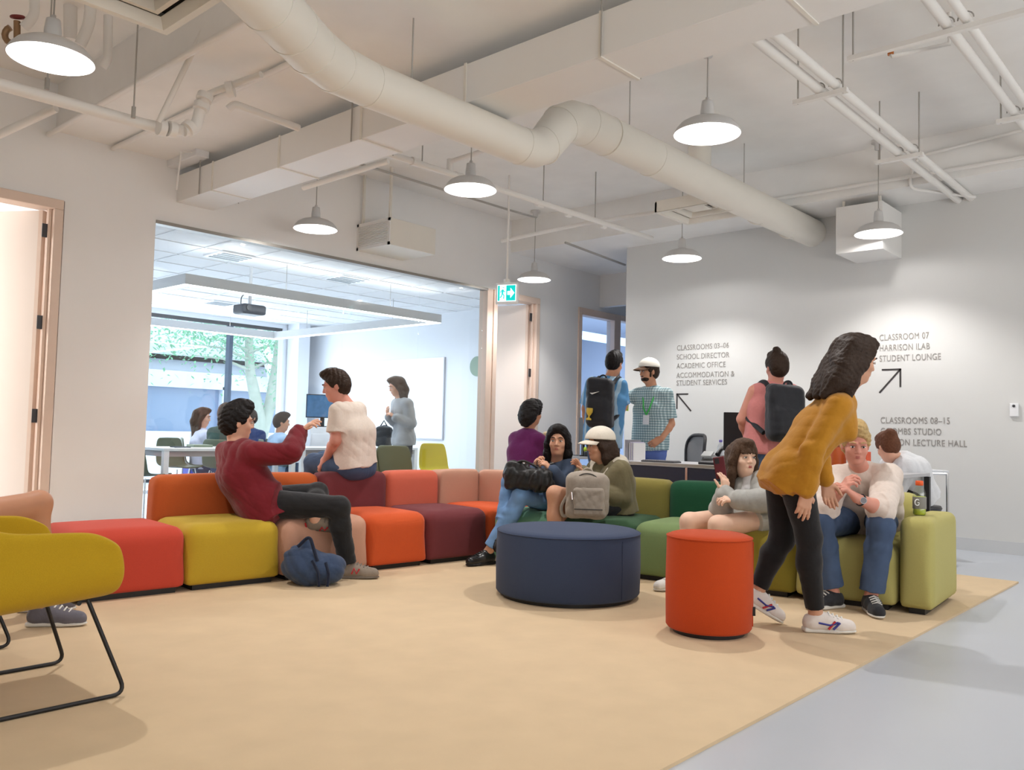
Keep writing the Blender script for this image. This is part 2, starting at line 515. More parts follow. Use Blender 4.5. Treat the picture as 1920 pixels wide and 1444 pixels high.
def tree(loc, label):
    root = thing('tree', loc, label, 'tree')
    x, y, z = loc
    t = MB()
    t.tube([(x, y, z - 0.2), (x - 0.05, y, z + 1.2), (x - 0.32, y + 0.1, z + 2.4), (x - 0.5, y + 0.1, z + 4.6)], [0.2, 0.17, 0.13, 0.07], 12)
    t.tube([(x, y, z + 0.6), (x + 0.26, y, z + 1.6), (x + 0.36, y - 0.1, z + 2.8), (x + 0.55, y, z + 4.8)], [0.17, 0.15, 0.12, 0.06], 12)
    for k in range(9):
        a = rnd.uniform(0, 6.28)
        b = np.array([x + rnd.choice([-0.45, 0.45]), y, z + rnd.uniform(2.4, 3.8)])
        t.tube([b, b + np.array([math.cos(a) * 0.7, math.sin(a) * 0.5, 0.25]), b + np.array([math.cos(a) * 1.5, math.sin(a) * 1.0, 0.3])], [0.045, 0.03, 0.012], 6)
    t.build('trunk', mat('pale_green_bark', (0.40, 0.44, 0.38), 0.9, vary=0.25, scale=6, bump=0.4), root)
    lv = MB()
    for k in range(5200):
        c = np.array([x + rnd.gauss(-0.8, 2.2), y + rnd.gauss(-0.2, 0.9), z + 3.0 + rnd.gauss(0.45, 0.5)])
        if rnd.random() < 0.16:
            c = np.array([x + 0.9 + rnd.gauss(0, 0.35), y - 0.3 + rnd.gauss(0, 0.4), z + 2.2 + rnd.gauss(0, 0.5)])
        a, b = rnd.uniform(0, 6.28), rnd.uniform(-1, 1)
        d = np.array([math.cos(a), math.sin(a) * 0.6, b]) * rnd.uniform(0.04, 0.075)
        w = np.array([-math.sin(a), 0.4, rnd.uniform(-0.6, 0.6)]) * 0.032
        u = np.array([0, 0.01, 0.012])
        lv.add([c - d, c + w + u, c + d, c - w + u], [(0, 1, 2), (0, 2, 3)])
    lv.build('foliage', mat('fresh_green_leaf', (0.16, 0.42, 0.24), 0.6, vary=0.3, scale=3), root)
tree((12.25, 20.0, 0), 'twin trunked tree with fresh green leaves outside the classroom window')

# ------------------------------------------------------------------ ceiling services
root = thing('rectangular_duct', (3.72, 3, 3.0), 'long white rectangular air duct crossing the ceiling from the glass wall', 'duct')
MB().box((3.54, -2.5, 3.0), (3.90, GY, 3.245)).build('casing', DUCT, root, bevel=0.004)
for k in range(9):
    y = 6.68 - 1.02 * k
    f = MB()
    f.box((3.533, y, 2.993), (3.907, y + 0.02, 3.0)).box((3.533, y, 3.0), (3.54, y + 0.02, 3.25)).box((3.90, y, 3.0), (3.907, y + 0.02, 3.25))
    f.build('seam_flange', STEEL_W, root)
for y in (6.9, 4.75, 2.6, 0.6):
    for x in (3.53, 3.91):
        MB().tube([(x, y, 3.0), (x, y, 3.37)], 0.005, 6).build('hanger_strap', RODM, root)

root = thing('round_duct', (4.1, 3.62, 2.87), 'cream round spiral duct with elbows running under the rectangular duct', 'duct')
path = [(1.30, 2.92, 2.90), (1.62, 3.09, 2.88), (1.95, 3.27, 2.87), (2.16, 3.39, 2.87), (2.34, 3.50, 2.87), (2.55, 3.59, 2.87), (2.80, 3.62, 2.87), (3.4, 3.62, 2.87), (4.05, 3.62, 2.87),
        (4.18, 3.62, 2.885), (4.29, 3.62, 2.94), (4.37, 3.62, 3.03), (4.46, 3.62, 3.13), (4.58, 3.62, 3.19), (4.74, 3.62, 3.205), (6.3, 3.60, 3.19), (TX + 0.02, 3.58, 3.18)]
rad = [0.13] * 5 + [0.128, 0.122, 0.12, 0.12, 0.124, 0.128, 0.132, 0.138, 0.143, 0.145, 0.145, 0.145]
MB().tube(path, rad, 28).build('tube', STEEL_W, root)
def ring(p, d, r):
    d = np.asarray(d, float); d /= np.linalg.norm(d)
    return MB().tube([np.asarray(p) - d * 0.008, np.asarray(p) + d * 0.008], r, 28).build('seam_collar', STEEL_W, root)
for i, d in ((2, (1, .55, 0)), (3, (1, .6, 0)), (4, (1, .6, 0)), (5, (1, .4, 0)), (6, (1, 0.1, 0)), (8, (1, 0, 0)), (10, (1, 0, .6)), (12, (1, 0, .9)), (14, (1, 0, 0))):
    ring(path[i], d, rad[i] + 0.003)
for x in (5.0, 5.6, 6.9, 7.5, 8.2):
    ring((x, 3.61, 3.2 - (x - 4.7) * 0.006), (1, 0, 0), 0.148)
for x, z0 in ((3.1, 2.99), (5.3, 3.33), (7.2, 3.33)):
    MB().tube([(x, 3.62, z0 - 0.01), (x, 3.62, 3.76 if x > 4 else 3.37)], 0.005, 6).build('hanger_rod', RODM, root)

def pipe(name, pts, r, label, cat='pipe', m=None, group=None, bend=0.12):
    return tag(MB().tube(rounded(pts, bend), r, 12).build(name, m or PIPE), label, cat, group)

# sprinkler main with fittings
root = thing('sprinkler_pipe', (6.0, 5.22, 3.22), 'thin white sprinkler pipe running to the lettered wall below the ceiling', 'pipe')
MB().tube([(3.95, 5.25, 3.21), (8.05, 5.17, 3.22)], 0.027, 12).build('tube', PIPE, root)
for x in (4.55, 5.05, 6.15, 6.6, 7.2):
    MB().tube([(x - 0.04, 5.235, 3.212), (x + 0.04, 5.235, 3.212)], 0.036, 12).build('coupling', PIPE, root)
for x in (4.62, 6.2, 7.05):
    MB().tube([(x, 5.23, 3.23), (x, 5.23, 3.75)], 0.006, 6).build('hanger_rod', RODM, root)
MB().tube([(4.95, 5.24, 3.22), (4.95, 5.24, 3.34)], 0.03, 12).tube([(4.95, 5.24, 3.32), (4.95, 4.6, 3.34)], 0.02, 10).build('branch_tee', PIPE, root)

# left sprinkler main with its elbow and couplings
root = thing('fire_pipe', (1.6, 5.47, 2.95), 'thick cream pipe with a coupled elbow hanging at the upper left', 'pipe')
q = [np.array(p) for p in ((-3, 5.62, 2.95), (2.45, 5.44, 2.95))]
e1, e2, e3 = at(345, 245, 5.55), at(375, 205, 5.6), at(388, 178, 5.55)
e4 = at(490, 140, 5.4)
MB().tube(rounded([q[0], q[1], e1], 0.1), 0.037, 14).build('tube', PIPE, root)
MB().tube(rounded([e1, e1 + np.array([0.08, 0, 0.03]), e2, e3], 0.08), 0.037, 14).build('elbow', PIPE, root)
MB().tube(rounded([e3, e3 + np.array([0.04, -0.02, 0.03]), e4], 0.06), 0.022, 12).build('riser', PIPE, root)
for p, d in ((at(303, 240, 5.5), (1, 0, 0)), (at(322, 243, 5.52), (1, 0, 0)), (at(355, 240, 5.56), (.7, 0, .7)), (at(378, 200, 5.58), (.2, 0, 1)), (at(384, 183, 5.56), (.3, 0, 1)), (at(432, 168, 5.5), (.7, -.7, .2))):
    d = np.array(d) / np.linalg.norm(d)
    MB().tube([p - d * 0.022, p + d * 0.022], 0.052, 16).build('coupling', PIPE, root)
for px, py, d in ((250, 218, 5.36), (88, 165, 5.15)):
    p = at(px, py, d)
    MB().tube([p, (p[0], p[1], 3.76)], 0.005, 6).tube([p - np.array([0, 0, .01]), p + np.array([0, 0, .06])], 0.014, 8).build('hanger_rod', RODM, root)
b0, b1 = at(298, 228, 5.46), at(392, 34, 5.3)
MB().tube([b0, b1], 0.018, 10).build('sway_brace', PIPE, root)
pipe('branch_pipe', [at(428, 205, 5.7), at(440, 195, 5.7), at(560, 240, 6.1)], 0.026, 'short cream branch pipe ending behind the rectangular duct at its left', bend=0.03)
pipe('conduit', [at(-40, 270, 5.9), at(105, 203, 5.75)], 0.028, 'pale conduit rising at the left edge below the fire pipe')
pipe('conduit', [(2.44, 7.30, 3.31), (2.44, 4.2, 3.31)], 0.022, 'thin conduit on the beam above the open left door')
pipe('conduit', [(2.95, 7.30, 3.33), (2.95, 4.2, 3.33)], 0.02, 'thin conduit under the beam left of the rectangular duct', m=PIPE)
pipe('conduit', [at(568, 352, 7.0), at(728, 302, 6.7)], 0.024, 'pale conduit ending above the pendant before the glass wall')
pipe('conduit', [at(668, 306, 7.4), at(690, 312, 7.4), at(952, 393, 9.6), at(1005, 408, 10.2)], 0.012, 'thin conduit running from the duct to the exit sign', m=RODM, bend=0.05)
pipe('conduit', [at(940, 452, 9.8), at(1090, 420, 9.4), at(1310, 385, 8.8)], 0.022, 'pale conduit crossing above the corridor entrance')
pipe('conduit', [at(1060, 455, 10.0), at(1172, 497, 11.0)], 0.014, 'thin grey conduit on the corridor ceiling', m=RODM)

# paired conduits with their struts over the walkway
PG = 'paired conduits over the walkway'
for (y, z, x0, x1, r, lab) in ((2.17, 3.30, 4.30, TX, 0.034, 'white conduit of the middle pair over the orange pouf, left of the two'),
                               (2.06, 3.30, 4.30, TX, 0.030, 'white conduit of the middle pair over the orange pouf, right of the two'),
                               (1.34, 3.40, 3.6, TX, 0.030, 'white conduit of the pair at the upper right corner, left of the two'),
                               (1.24, 3.40, 3.6, TX, 0.026, 'white conduit of the pair at the upper right corner, right of the two'),
                               (0.92, 3.40, 3.6, TX, 0.030, 'white conduit rightmost in the upper right corner')):
    tag(MB().tube([(x0, y, z), (x1, y, z)], r, 14).build('conduit', PIPE), lab, 'pipe', PG)
SG = 'conduit struts on threaded rods'
for x, y0, y1, z, lab in ((5.36, 1.98, 2.34, 3.262, 'slotted strut under the middle conduit pair nearer the camera'),
                          (6.95, 1.98, 2.34, 3.262, 'slotted strut under the middle conduit pair nearer the lettered wall'),
                          (5.15, 0.8, 1.9, 3.362, 'long strut under the upper right conduits nearer the camera'),
                          (6.85, 0.8, 1.45, 3.362, 'strut under the upper right conduits farther away')):
    r = thing('strut', (x, y0, z), lab, 'bracket', SG)
    MB().box((x - 0.02, y0, z - 0.03), (x + 0.02, y1, z)).build('channel', PIPE, r)
    for y in (y0 + 0.03, y1 - 0.03):
        MB().tube([(x, y, z - 0.03), (x, y, 3.76)], 0.006, 6).build('threaded_rod', RODM, r)
    c = MB()
    for y in ((2.17, 2.06) if z < 3.3 else (1.34, 1.24)):
        c.tube(arc((x, y, z + 0.036), 0.042, 0, PI, (0, 1, 0), (0, 0, 1), 8), 0.004, 6)
    c.build('pipe_clamp', RODM, r)
pipe('bent_conduit', [(8.03, 1.2, 3.66), (8.03, 2.35, 3.58), (8.03, 2.42, 3.3), (8.6, 2.0, 3.28)], 0.014, 'thin conduit with two bends beside the conduit pair by the wall', bend=0.1)
pipe('conduit', [(8.03, 0.8, 3.40), (8.03, 4.6, 3.42)], 0.018, 'slim conduit along the face of the beam by the lettered wall')
q0, q1, q2 = at(1670, 100, 5.5), at(1672, 106, 5.5), at(1780, 82, 5.4)
root = thing('sprinkler', q0, 'short sprinkler arm with a brass head under the upper right strut', 'sprinkler')
MB().tube([q0, q1, q2, (q2[0], q2[1], 3.76)], 0.014, 10).build('arm', PIPE, root)
MB().tube([q0 - UPZ * 0.01, q0 + UPZ * 0.03], 0.02, 10).build('head', mat('orange_brass', rgb(186, 110, 50), 0.4, 0.5), root)

# risers and valve at the upper left corner
pipe('riser_pipe', [at(132, -10, 5.6), at(132, 75, 5.6)], 0.042, 'thick vertical riser pipe behind the nearest pendant', bend=0.02)
pipe('riser_pipe', [at(170, 0, 5.4), at(168, 45, 5.4), at(150, 85, 5.4)], 0.036, 'bent riser pipe right of the nearest pendant', bend=0.08)
pipe('riser_pipe', [at(203, 30, 5.5), at(202, 112, 5.5), at(192, 126, 5.5)], 0.028, 'slim riser pipe beside the square diffuser', bend=0.04)
pipe('riser_pipe', [at(65, -10, 5.3), at(65, 30, 5.3), at(45, 52, 5.3)], 0.03, 'riser pipe with elbow above the red valve', bend=0.05)
root = thing('valve', at(30, 55, 5.3), 'small valve with dark red handwheel at the upper left corner', 'valve')
MB().tube([at(32, 72, 5.3), at(32, 40, 5.3)], 0.02, 12).tube(arc(at(24, 66, 5.3), 0.05, PI * 0.6, PI * 1.9, CR, CU, 10), 0.02, 8).build('body', mat('brass', rgb(150, 120, 90), 0.4, 0.6), root)
MB().tube(arc(at(33, 32, 5.3), 0.035, 0, 2 * PI, CR, CF * 0.9 + CU * 0.2, 16), 0.01, 8).build('handwheel', mat('dark_red_paint', (0.2, 0.03, 0.03), 0.5), root)

# square diffusers
def diffuser(cx, cy, z, s, top, label):
    r = thing('ceiling_diffuser', (cx, cy, z), label, 'vent', 'square ceiling diffusers')
    h = s / 2
    f = MB()
    for a, b in ((h, h - 0.035), (h - 0.09, h - 0.115), (h - 0.16, h - 0.185)):
        za = z + (h - a) * 0.45
        o8 = [(-a, -a), (a, -a), (a, a), (-a, a)]
        i8 = [(-b, -b), (b, -b), (b, b), (-b, b)]
        vs = [(cx + p[0], cy + p[1], za) for p in o8] + [(cx + p[0], cy + p[1], za) for p in i8] + [(cx + p[0] * 0.9, cy + p[1] * 0.9, za + 0.05) for p in i8]
        fs = []
        for k in range(4):
            k2 = (k + 1) % 4
            fs += [(k, k + 4, k2 + 4, k2), (k + 4, k + 8, k2 + 8, k2 + 4)]
        f.add(vs, fs)
    f.build('louvre_frame', STEEL_W, r)
    MB().box((cx - h, cy - h, z + 0.004), (cx - h + 0.02, cy + h, z + 0.1)).box((cx + h - 0.02, cy - h, z + 0.004), (cx + h, cy + h, z + 0.1)).box((cx - h, cy - h, z + 0.004), (cx + h, cy - h + 0.02, z + 0.1)).box((cx - h, cy + h - 0.02, z + 0.004), (cx + h, cy + h, z + 0.1)).box((cx - h, cy - h, z + 0.1), (cx + h, cy + h, z + 0.11)).build('plenum_box', STEEL_W, r)
    MB().box((cx - h + 0.03, cy - h + 0.03, z + 0.088), (cx + h - 0.03, cy + h - 0.03, z + 0.098)).build('shade_plate', mat('vent_shade_dark', (0.10, 0.095, 0.09), 0.8), r)  # dark plate standing in for the shade between the vanes
    MB().box((cx - 0.09, cy - 0.09, z + 0.06), (cx + 0.09, cy + 0.09, z + 0.075)).build('core_plate', STEEL_W, r)
    MB().tube([(cx, cy, z + 0.1), (cx, cy, top)], 0.11, 20).build('neck_duct', STEEL_W, r)
diffuser(1.53, 3.68, 2.90, 0.62, 3.76, 'cream square diffuser at the top left beside the round duct elbow')
diffuser(7.04, 4.0, 3.10, 0.60, 3.76, 'cream square diffuser beside the round duct near the lettered wall')

# boxed transfer grilles
def grille_box(lo, hi, face, label):
    r = thing('transfer_box', ((lo[0] + hi[0]) / 2, (lo[1] + hi[1]) / 2, lo[2]), label, 'vent', 'boxed wall grilles')
    MB().box(lo, hi).build('casing', STEEL_W if face else DUCT, r, bevel=0.004)
    if face:
        x = lo[0]
        f = MB()
        t = 0.03
        for a, b in (((lo[1], lo[2]), (hi[1], lo[2] + t)), ((lo[1], hi[2] - t), (hi[1], hi[2])), ((lo[1], lo[2]), (lo[1] + t, hi[2])), ((hi[1] - t, lo[2]), (hi[1], hi[2]))):
            f.box((x - 0.012, a[0], a[1]), (x, b[0], b[1]))
        f.build('grille_frame', DUCT, r)
        n = 13
        s = MB()
        for k in range(n):
            z = lo[2] + t + (hi[2] - lo[2] - 2 * t) * (k + 0.5) / n
            s.obox((x - 0.006, (lo[1] + hi[1]) / 2, z), (0.009, 0, -0.006), (0, (hi[1] - lo[1]) / 2 - t, 0), (0.002, 0, 0.0045))
        s.build('louvre_slats', DUCT, r)
        MB().box((x - 0.002, lo[1] + t, lo[2] + t), (x - 0.0005, hi[1] - t, hi[2] - t)).build('grille_shadow_plate', mat('grille_shade_dark', (0.10, 0.09, 0.09), 0.8), r)  # shade behind the slats put in as a dark coloured plate
    for yy in (lo[1] + 0.05, hi[1] - 0.05):
        xx = lo[0] + 0.03 if face else lo[0] + 0.08
        MB().box((xx - 0.012, yy - 0.012, hi[2]), (xx + 0.012, yy + 0.012, 3.76 if face else 3.34)).build('hanger_strap', STEEL_W, r)
grille_box((5.58, 6.78, 2.915), (6.22, GY, 3.20), True, 'boxed air grille with louvres on the wall above the glass')
grille_box((8.14, 2.68, 2.80), (TX, 3.12, 3.26), False, 'plain white box vent on the lettered wall beside the round duct end')

# small camera box by the duct
root = thing('junction_box', at(375, 288, 7.2), 'small white junction box on the wall below the ceiling by the duct', 'box')
p = at(375, 288, 7.3)
MB().box((p[0] - 0.06, p[1] - 0.05, p[2] - 0.04), (p[0] + 0.06, GY, p[2] + 0.05)).build('housing', WHITE, root, bevel=0.006)
MB().tube([(p[0] - 0.06, p[1] + 0.02, p[2]), (p[0] - 0.16, p[1] + 0.02, p[2] - 0.02), (p[0] - 0.17, p[1] + 0.05, p[2] - 0.35)], 0.008, 6).build('cable', PIPE, root)

# ------------------------------------------------------------------ pendant lamps
ENAMEL_OUT = mat('lamp_shade_enamel', (0.62, 0.61, 0.60), 0.4)
ENAMEL_IN = mat('white_enamel', (0.92, 0.92, 0.92), 0.35)
BULB = mat('lamp_bulb_glow', (1, 1, 1), 0.4, emit=(1, 0.95, 0.9), power=14)
def pendant(x, y, top, label):
    r = thing('pendant_lamp', (x, y, RIM_Z), label, 'lamp', 'white dome pendant lamps')
    c = (x, y, RIM_Z)
    outer = [(0.205, 0.0), (0.207, 0.004), (0.204, 0.012), (0.192, 0.034), (0.168, 0.062), (0.130, 0.084), (0.085, 0.098), (0.05, 0.106), (0.043, 0.115)]
    inner = [(0.040, 0.110), (0.048, 0.100), (0.083, 0.092), (0.127, 0.079), (0.164, 0.058), (0.188, 0.031), (0.200, 0.010), (0.205, 0.0)]
    MB().lathe(c, outer, 48).build('shade', ENAMEL_OUT, r)
    MB().lathe(c, inner, 48).lathe(c, [(0.040, 0.110), (0.0005, 0.112)], 24).build('reflector', ENAMEL_IN, r)
    MB().lathe(c, [(0.043, 0.112), (0.042, 0.15), (0.036, 0.2), (0.034, 0.212), (0.012, 0.216), (0.012, 0.235), (0.0, 0.236)], 24).build('neck', ENAMEL_OUT, r)
    MB().lathe(c, [(0.0005, 0.066), (0.022, 0.070), (0.032, 0.086), (0.022, 0.104), (0.016, 0.11)], 20).build('bulb', BULB, r)
    MB().tube([(x, y, RIM_Z + 0.23), (x, y, top)], 0.0045, 8).build('cord', RODM, r)
    MB().lathe((x, y, top), [(0.0005, -0.09), (0.03, -0.085), (0.036, -0.03), (0.062, -0.024), (0.062, 0.0)], 24).build('ceiling_canopy', ENAMEL_OUT, r)
    return r
tops = [3.75, 3.75, 3.75, 3.46, 3.75, 3.75, 3.75]
labels = ['white dome pendant lamp at the upper left, nearest of them, cut close by the pipes',
          'white dome pendant lamp hanging under the round duct in the middle',
          'white dome pendant lamp before the wall above the left of the glass',
          'white dome pendant lamp hanging over the sofas right of the round duct elbow',
          'white dome pendant lamp below the square diffuser before the lettered wall',
          'white dome pendant lamp in front of the plain box vent at the right',
          'white dome pendant lamp just behind the green exit sign']
for (x, y), tp, lb in zip(LAMP_SPOTS, tops, labels):
    pendant(x, y, tp, lb)
pipe('conduit', [(4.63, 0.2, 3.47), (4.63, 5.0, 3.47)], 0.014, 'thin conduit feeding the pendant over the sofas', m=PIPE)

# ------------------------------------------------------------------ exit sign
c = at(950, 550, 9.0)
root = thing('exit_sign', c, 'green exit sign with running figure and arrow hung by the glass door', 'sign')
a = math.radians(-47)
ux = np.array([math.cos(a), math.sin(a), 0.0]) if False else CR * np.array([1, 1, 0]); ux = ux / np.linalg.norm(ux)
ux = ux * math.cos(math.radians(20)) + np.array([CF[0], CF[1], 0]) / np.linalg.norm(CF[:2]) * -math.sin(math.radians(20))
uy = np.array([-ux[1], ux[0], 0]); uz = np.array([0, 0, 1.0])
MB().obox(c + uy * 0.02, ux * 0.125, uy * 0.018, uz * 0.115).build('housing', WHITE, root, bevel=0.004)
MB().tube([c + uz * 0.115, c + uz * 0.15], 0.035, 16).tube([c + uz * 0.15, (c[0], c[1], 3.76)], 0.012, 10).build('stem', PIPE, root)
GREEN = mat('exit_sign_green', (0.0, 0.42, 0.40), 0.5, emit=(0.0, 0.42, 0.38), power=0.9)
SWHITE = mat('exit_sign_white', (0.9, 0.95, 0.95), 0.5, emit=(0.85, 1, 1), power=0.9)
def flat(poly, d, name, m):
    vs = [c - uy * d + ux * x + uz * z for x, z in poly]
    n = len(vs)
    vs2 = [v + uy * 0.004 for v in vs]
    return MB().add(vs + vs2, [tuple(range(n))] + [(i, i + n, (i + 1) % n + n, (i + 1) % n) for i in range(n)]).build(name, m, root)
flat([(-0.105, -0.085), (0.105, -0.085), (0.105, 0.09), (-0.105, 0.09)], 0.003, 'white_field', SWHITE)
flat([(-0.004, -0.08), (0.1, -0.08), (0.1, 0.085), (-0.004, 0.085)], 0.005, 'green_field', GREEN)
flat([(0.01, -0.018), (0.045, -0.018), (0.045, -0.052), (0.09, 0.002), (0.045, 0.056), (0.045, 0.022), (0.01, 0.022)], 0.008, 'arrow', SWHITE)
flat([(-0.1, -0.08), (-0.078, -0.08), (-0.078, 0.085), (-0.1, 0.085)], 0.005, 'doorway_mark', GREEN)
fig = MB()
def P2(x, z): return c - uy * 0.006 + ux * x + uz * z
fig.tube([P2(-0.035, 0.058), P2(-0.036, 0.062)], 0.011, 10)
fig.tube([P2(-0.042, 0.04), P2(-0.047, 0.0)], 0.010, 8)
fig.tube([P2(-0.047, 0.0), P2(-0.028, -0.025), P2(-0.032, -0.06)], 0.006, 8)
fig.tube([P2(-0.047, 0.0), P2(-0.058, -0.035), P2(-0.072, -0.045)], 0.006, 8)
fig.tube([P2(-0.042, 0.036), P2(-0.022, 0.014), P2(-0.014, 0.022)], 0.005, 8)
fig.tube([P2(-0.042, 0.036), P2(-0.064, 0.024), P2(-0.068, 0.006)], 0.005, 8)
fig.build('running_figure', GREEN, root)

# ------------------------------------------------------------------ lettering on the wall
LETTER = mat('grey_wall_lettering', rgb(154, 150, 146), 0.7)
LETTER_D = mat('dark_wall_lettering', rgb(62, 58, 58), 0.7)
def lettering(lines, y_left, z_top, pitch, size, width, label):
    """Lines of text on the plane of the right-hand wall; width is the world width of the first line."""
    r = thing('wall_lettering', (TX - 0.003, y_left, z_top), label, 'lettering')
    sx = None
    for i, (txt, m) in enumerate(lines):
        cu = bpy.data.curves.new('text_line', 'FONT')
        cu.body = txt
        cu.size = size
        cu.extrude = 0.0012
        cu.space_character = 1.08
        cu.materials.append(m)
        o = bpy.data.objects.new('text_line', cu)
        COL.objects.link(o)
        bpy.context.view_layer.update()
        if sx is None:
            sx = width / max(o.dimensions.x, 1e-3)
        me = bpy.data.meshes.new_from_object(o.evaluated_get(bpy.context.evaluated_depsgraph_get()))
        bpy.data.objects.remove(o)
        # letters lie in the wall plane and read from the room: text x runs towards -Y
        me.transform(Matrix(((0, 0, -1, 0), (-sx, 0, 0, 0), (0, 1, 0, -pitch[i] - size * 0.36), (0, 0, 0, 1))))
        me.name = 'text_line'
        t = bpy.data.objects.new('text_line', me)
        COL.objects.link(t)
        t.parent = r
lettering([('CLASSROOMS 03–06', LETTER), ('SCHOOL DIRECTOR', LETTER), ('ACADEMIC OFFICE', LETTER), ('ACCOMMODATION &', LETTER), ('STUDENT SERVICES', LETTER)],
          5.215, 2.035, (0, 0.108, 0.215, 0.325, 0.415), 0.088, 0.67, 'small grey wayfinding lettering on the wall behind the man in the white cap')
lettering([('CLASSROOM 07', LETTER), ('HARRISON ILAB', LETTER), ('STUDENT LOUNGE', LETTER)],
          2.895, 2.025, (0, 0.105, 0.21), 0.088, 0.46, 'three line grey lettering high on the wall above the second arrow')
lettering([('CLASSROOMS 08–15', LETTER), ('COOMBS STUDIO', LETTER), ('ROBSON LECTURE HALL', LETTER)],
          2.885, 1.20, (0, 0.107, 0.214), 0.088, 0.63, 'three line grey lettering low on the wall right of the blond man')
def wall_arrow(tip, tail, a, b, label):
    r = MB()
    X0 = TX - 0.002
    tp = np.array([X0, *tip]); tl = np.array([X0, *tail])
    for p, q in ((tp, tl), (tp, np.array([X0, *a])), (tp, np.array([X0, *b]))):
        d = (q - p); L = np.linalg.norm(d); d = d / L
        n = np.cross(d, (1, 0, 0))
        r.obox((p + q) / 2, d * (L / 2 + 0.006), n * 0.0085, (0.0015, 0, 0))
    tag(r.build('wall_arrow', LETTER_D), label, 'arrow')
wall_arrow((5.205, 1.485), (5.02, 1.29), (5.205, 1.315), (5.06, 1.485), 'thin dark arrow on the wall pointing up and to the left')
wall_arrow((2.695, 1.70), (2.89, 1.475), (2.695, 1.53), (2.865, 1.70), 'thin dark arrow on the wall pointing up and to the right')
r = thing('wall_sensor', (TX - 0.01, 1.72, 1.31), 'small white thermostat on the lettered wall at the right edge', 'thermostat')
MB().box((TX - 0.025, 1.68, 1.24), (TX, 1.75, 1.36)).build('cover', WHITE, r, bevel=0.005)
MB().tube([(TX - 0.03, 1.715, 1.335), (TX - 0.024, 1.715, 1.335)], 0.012, 12).build('button', DARKM, r)
# ------------------------------------------------------------------ smooth solid modelling (distance fields turned into meshes)
V3 = lambda *a: np.array(a, float)
def unit(v):
    v = np.asarray(v, float)
    return v / (np.linalg.norm(v) + 1e-12)

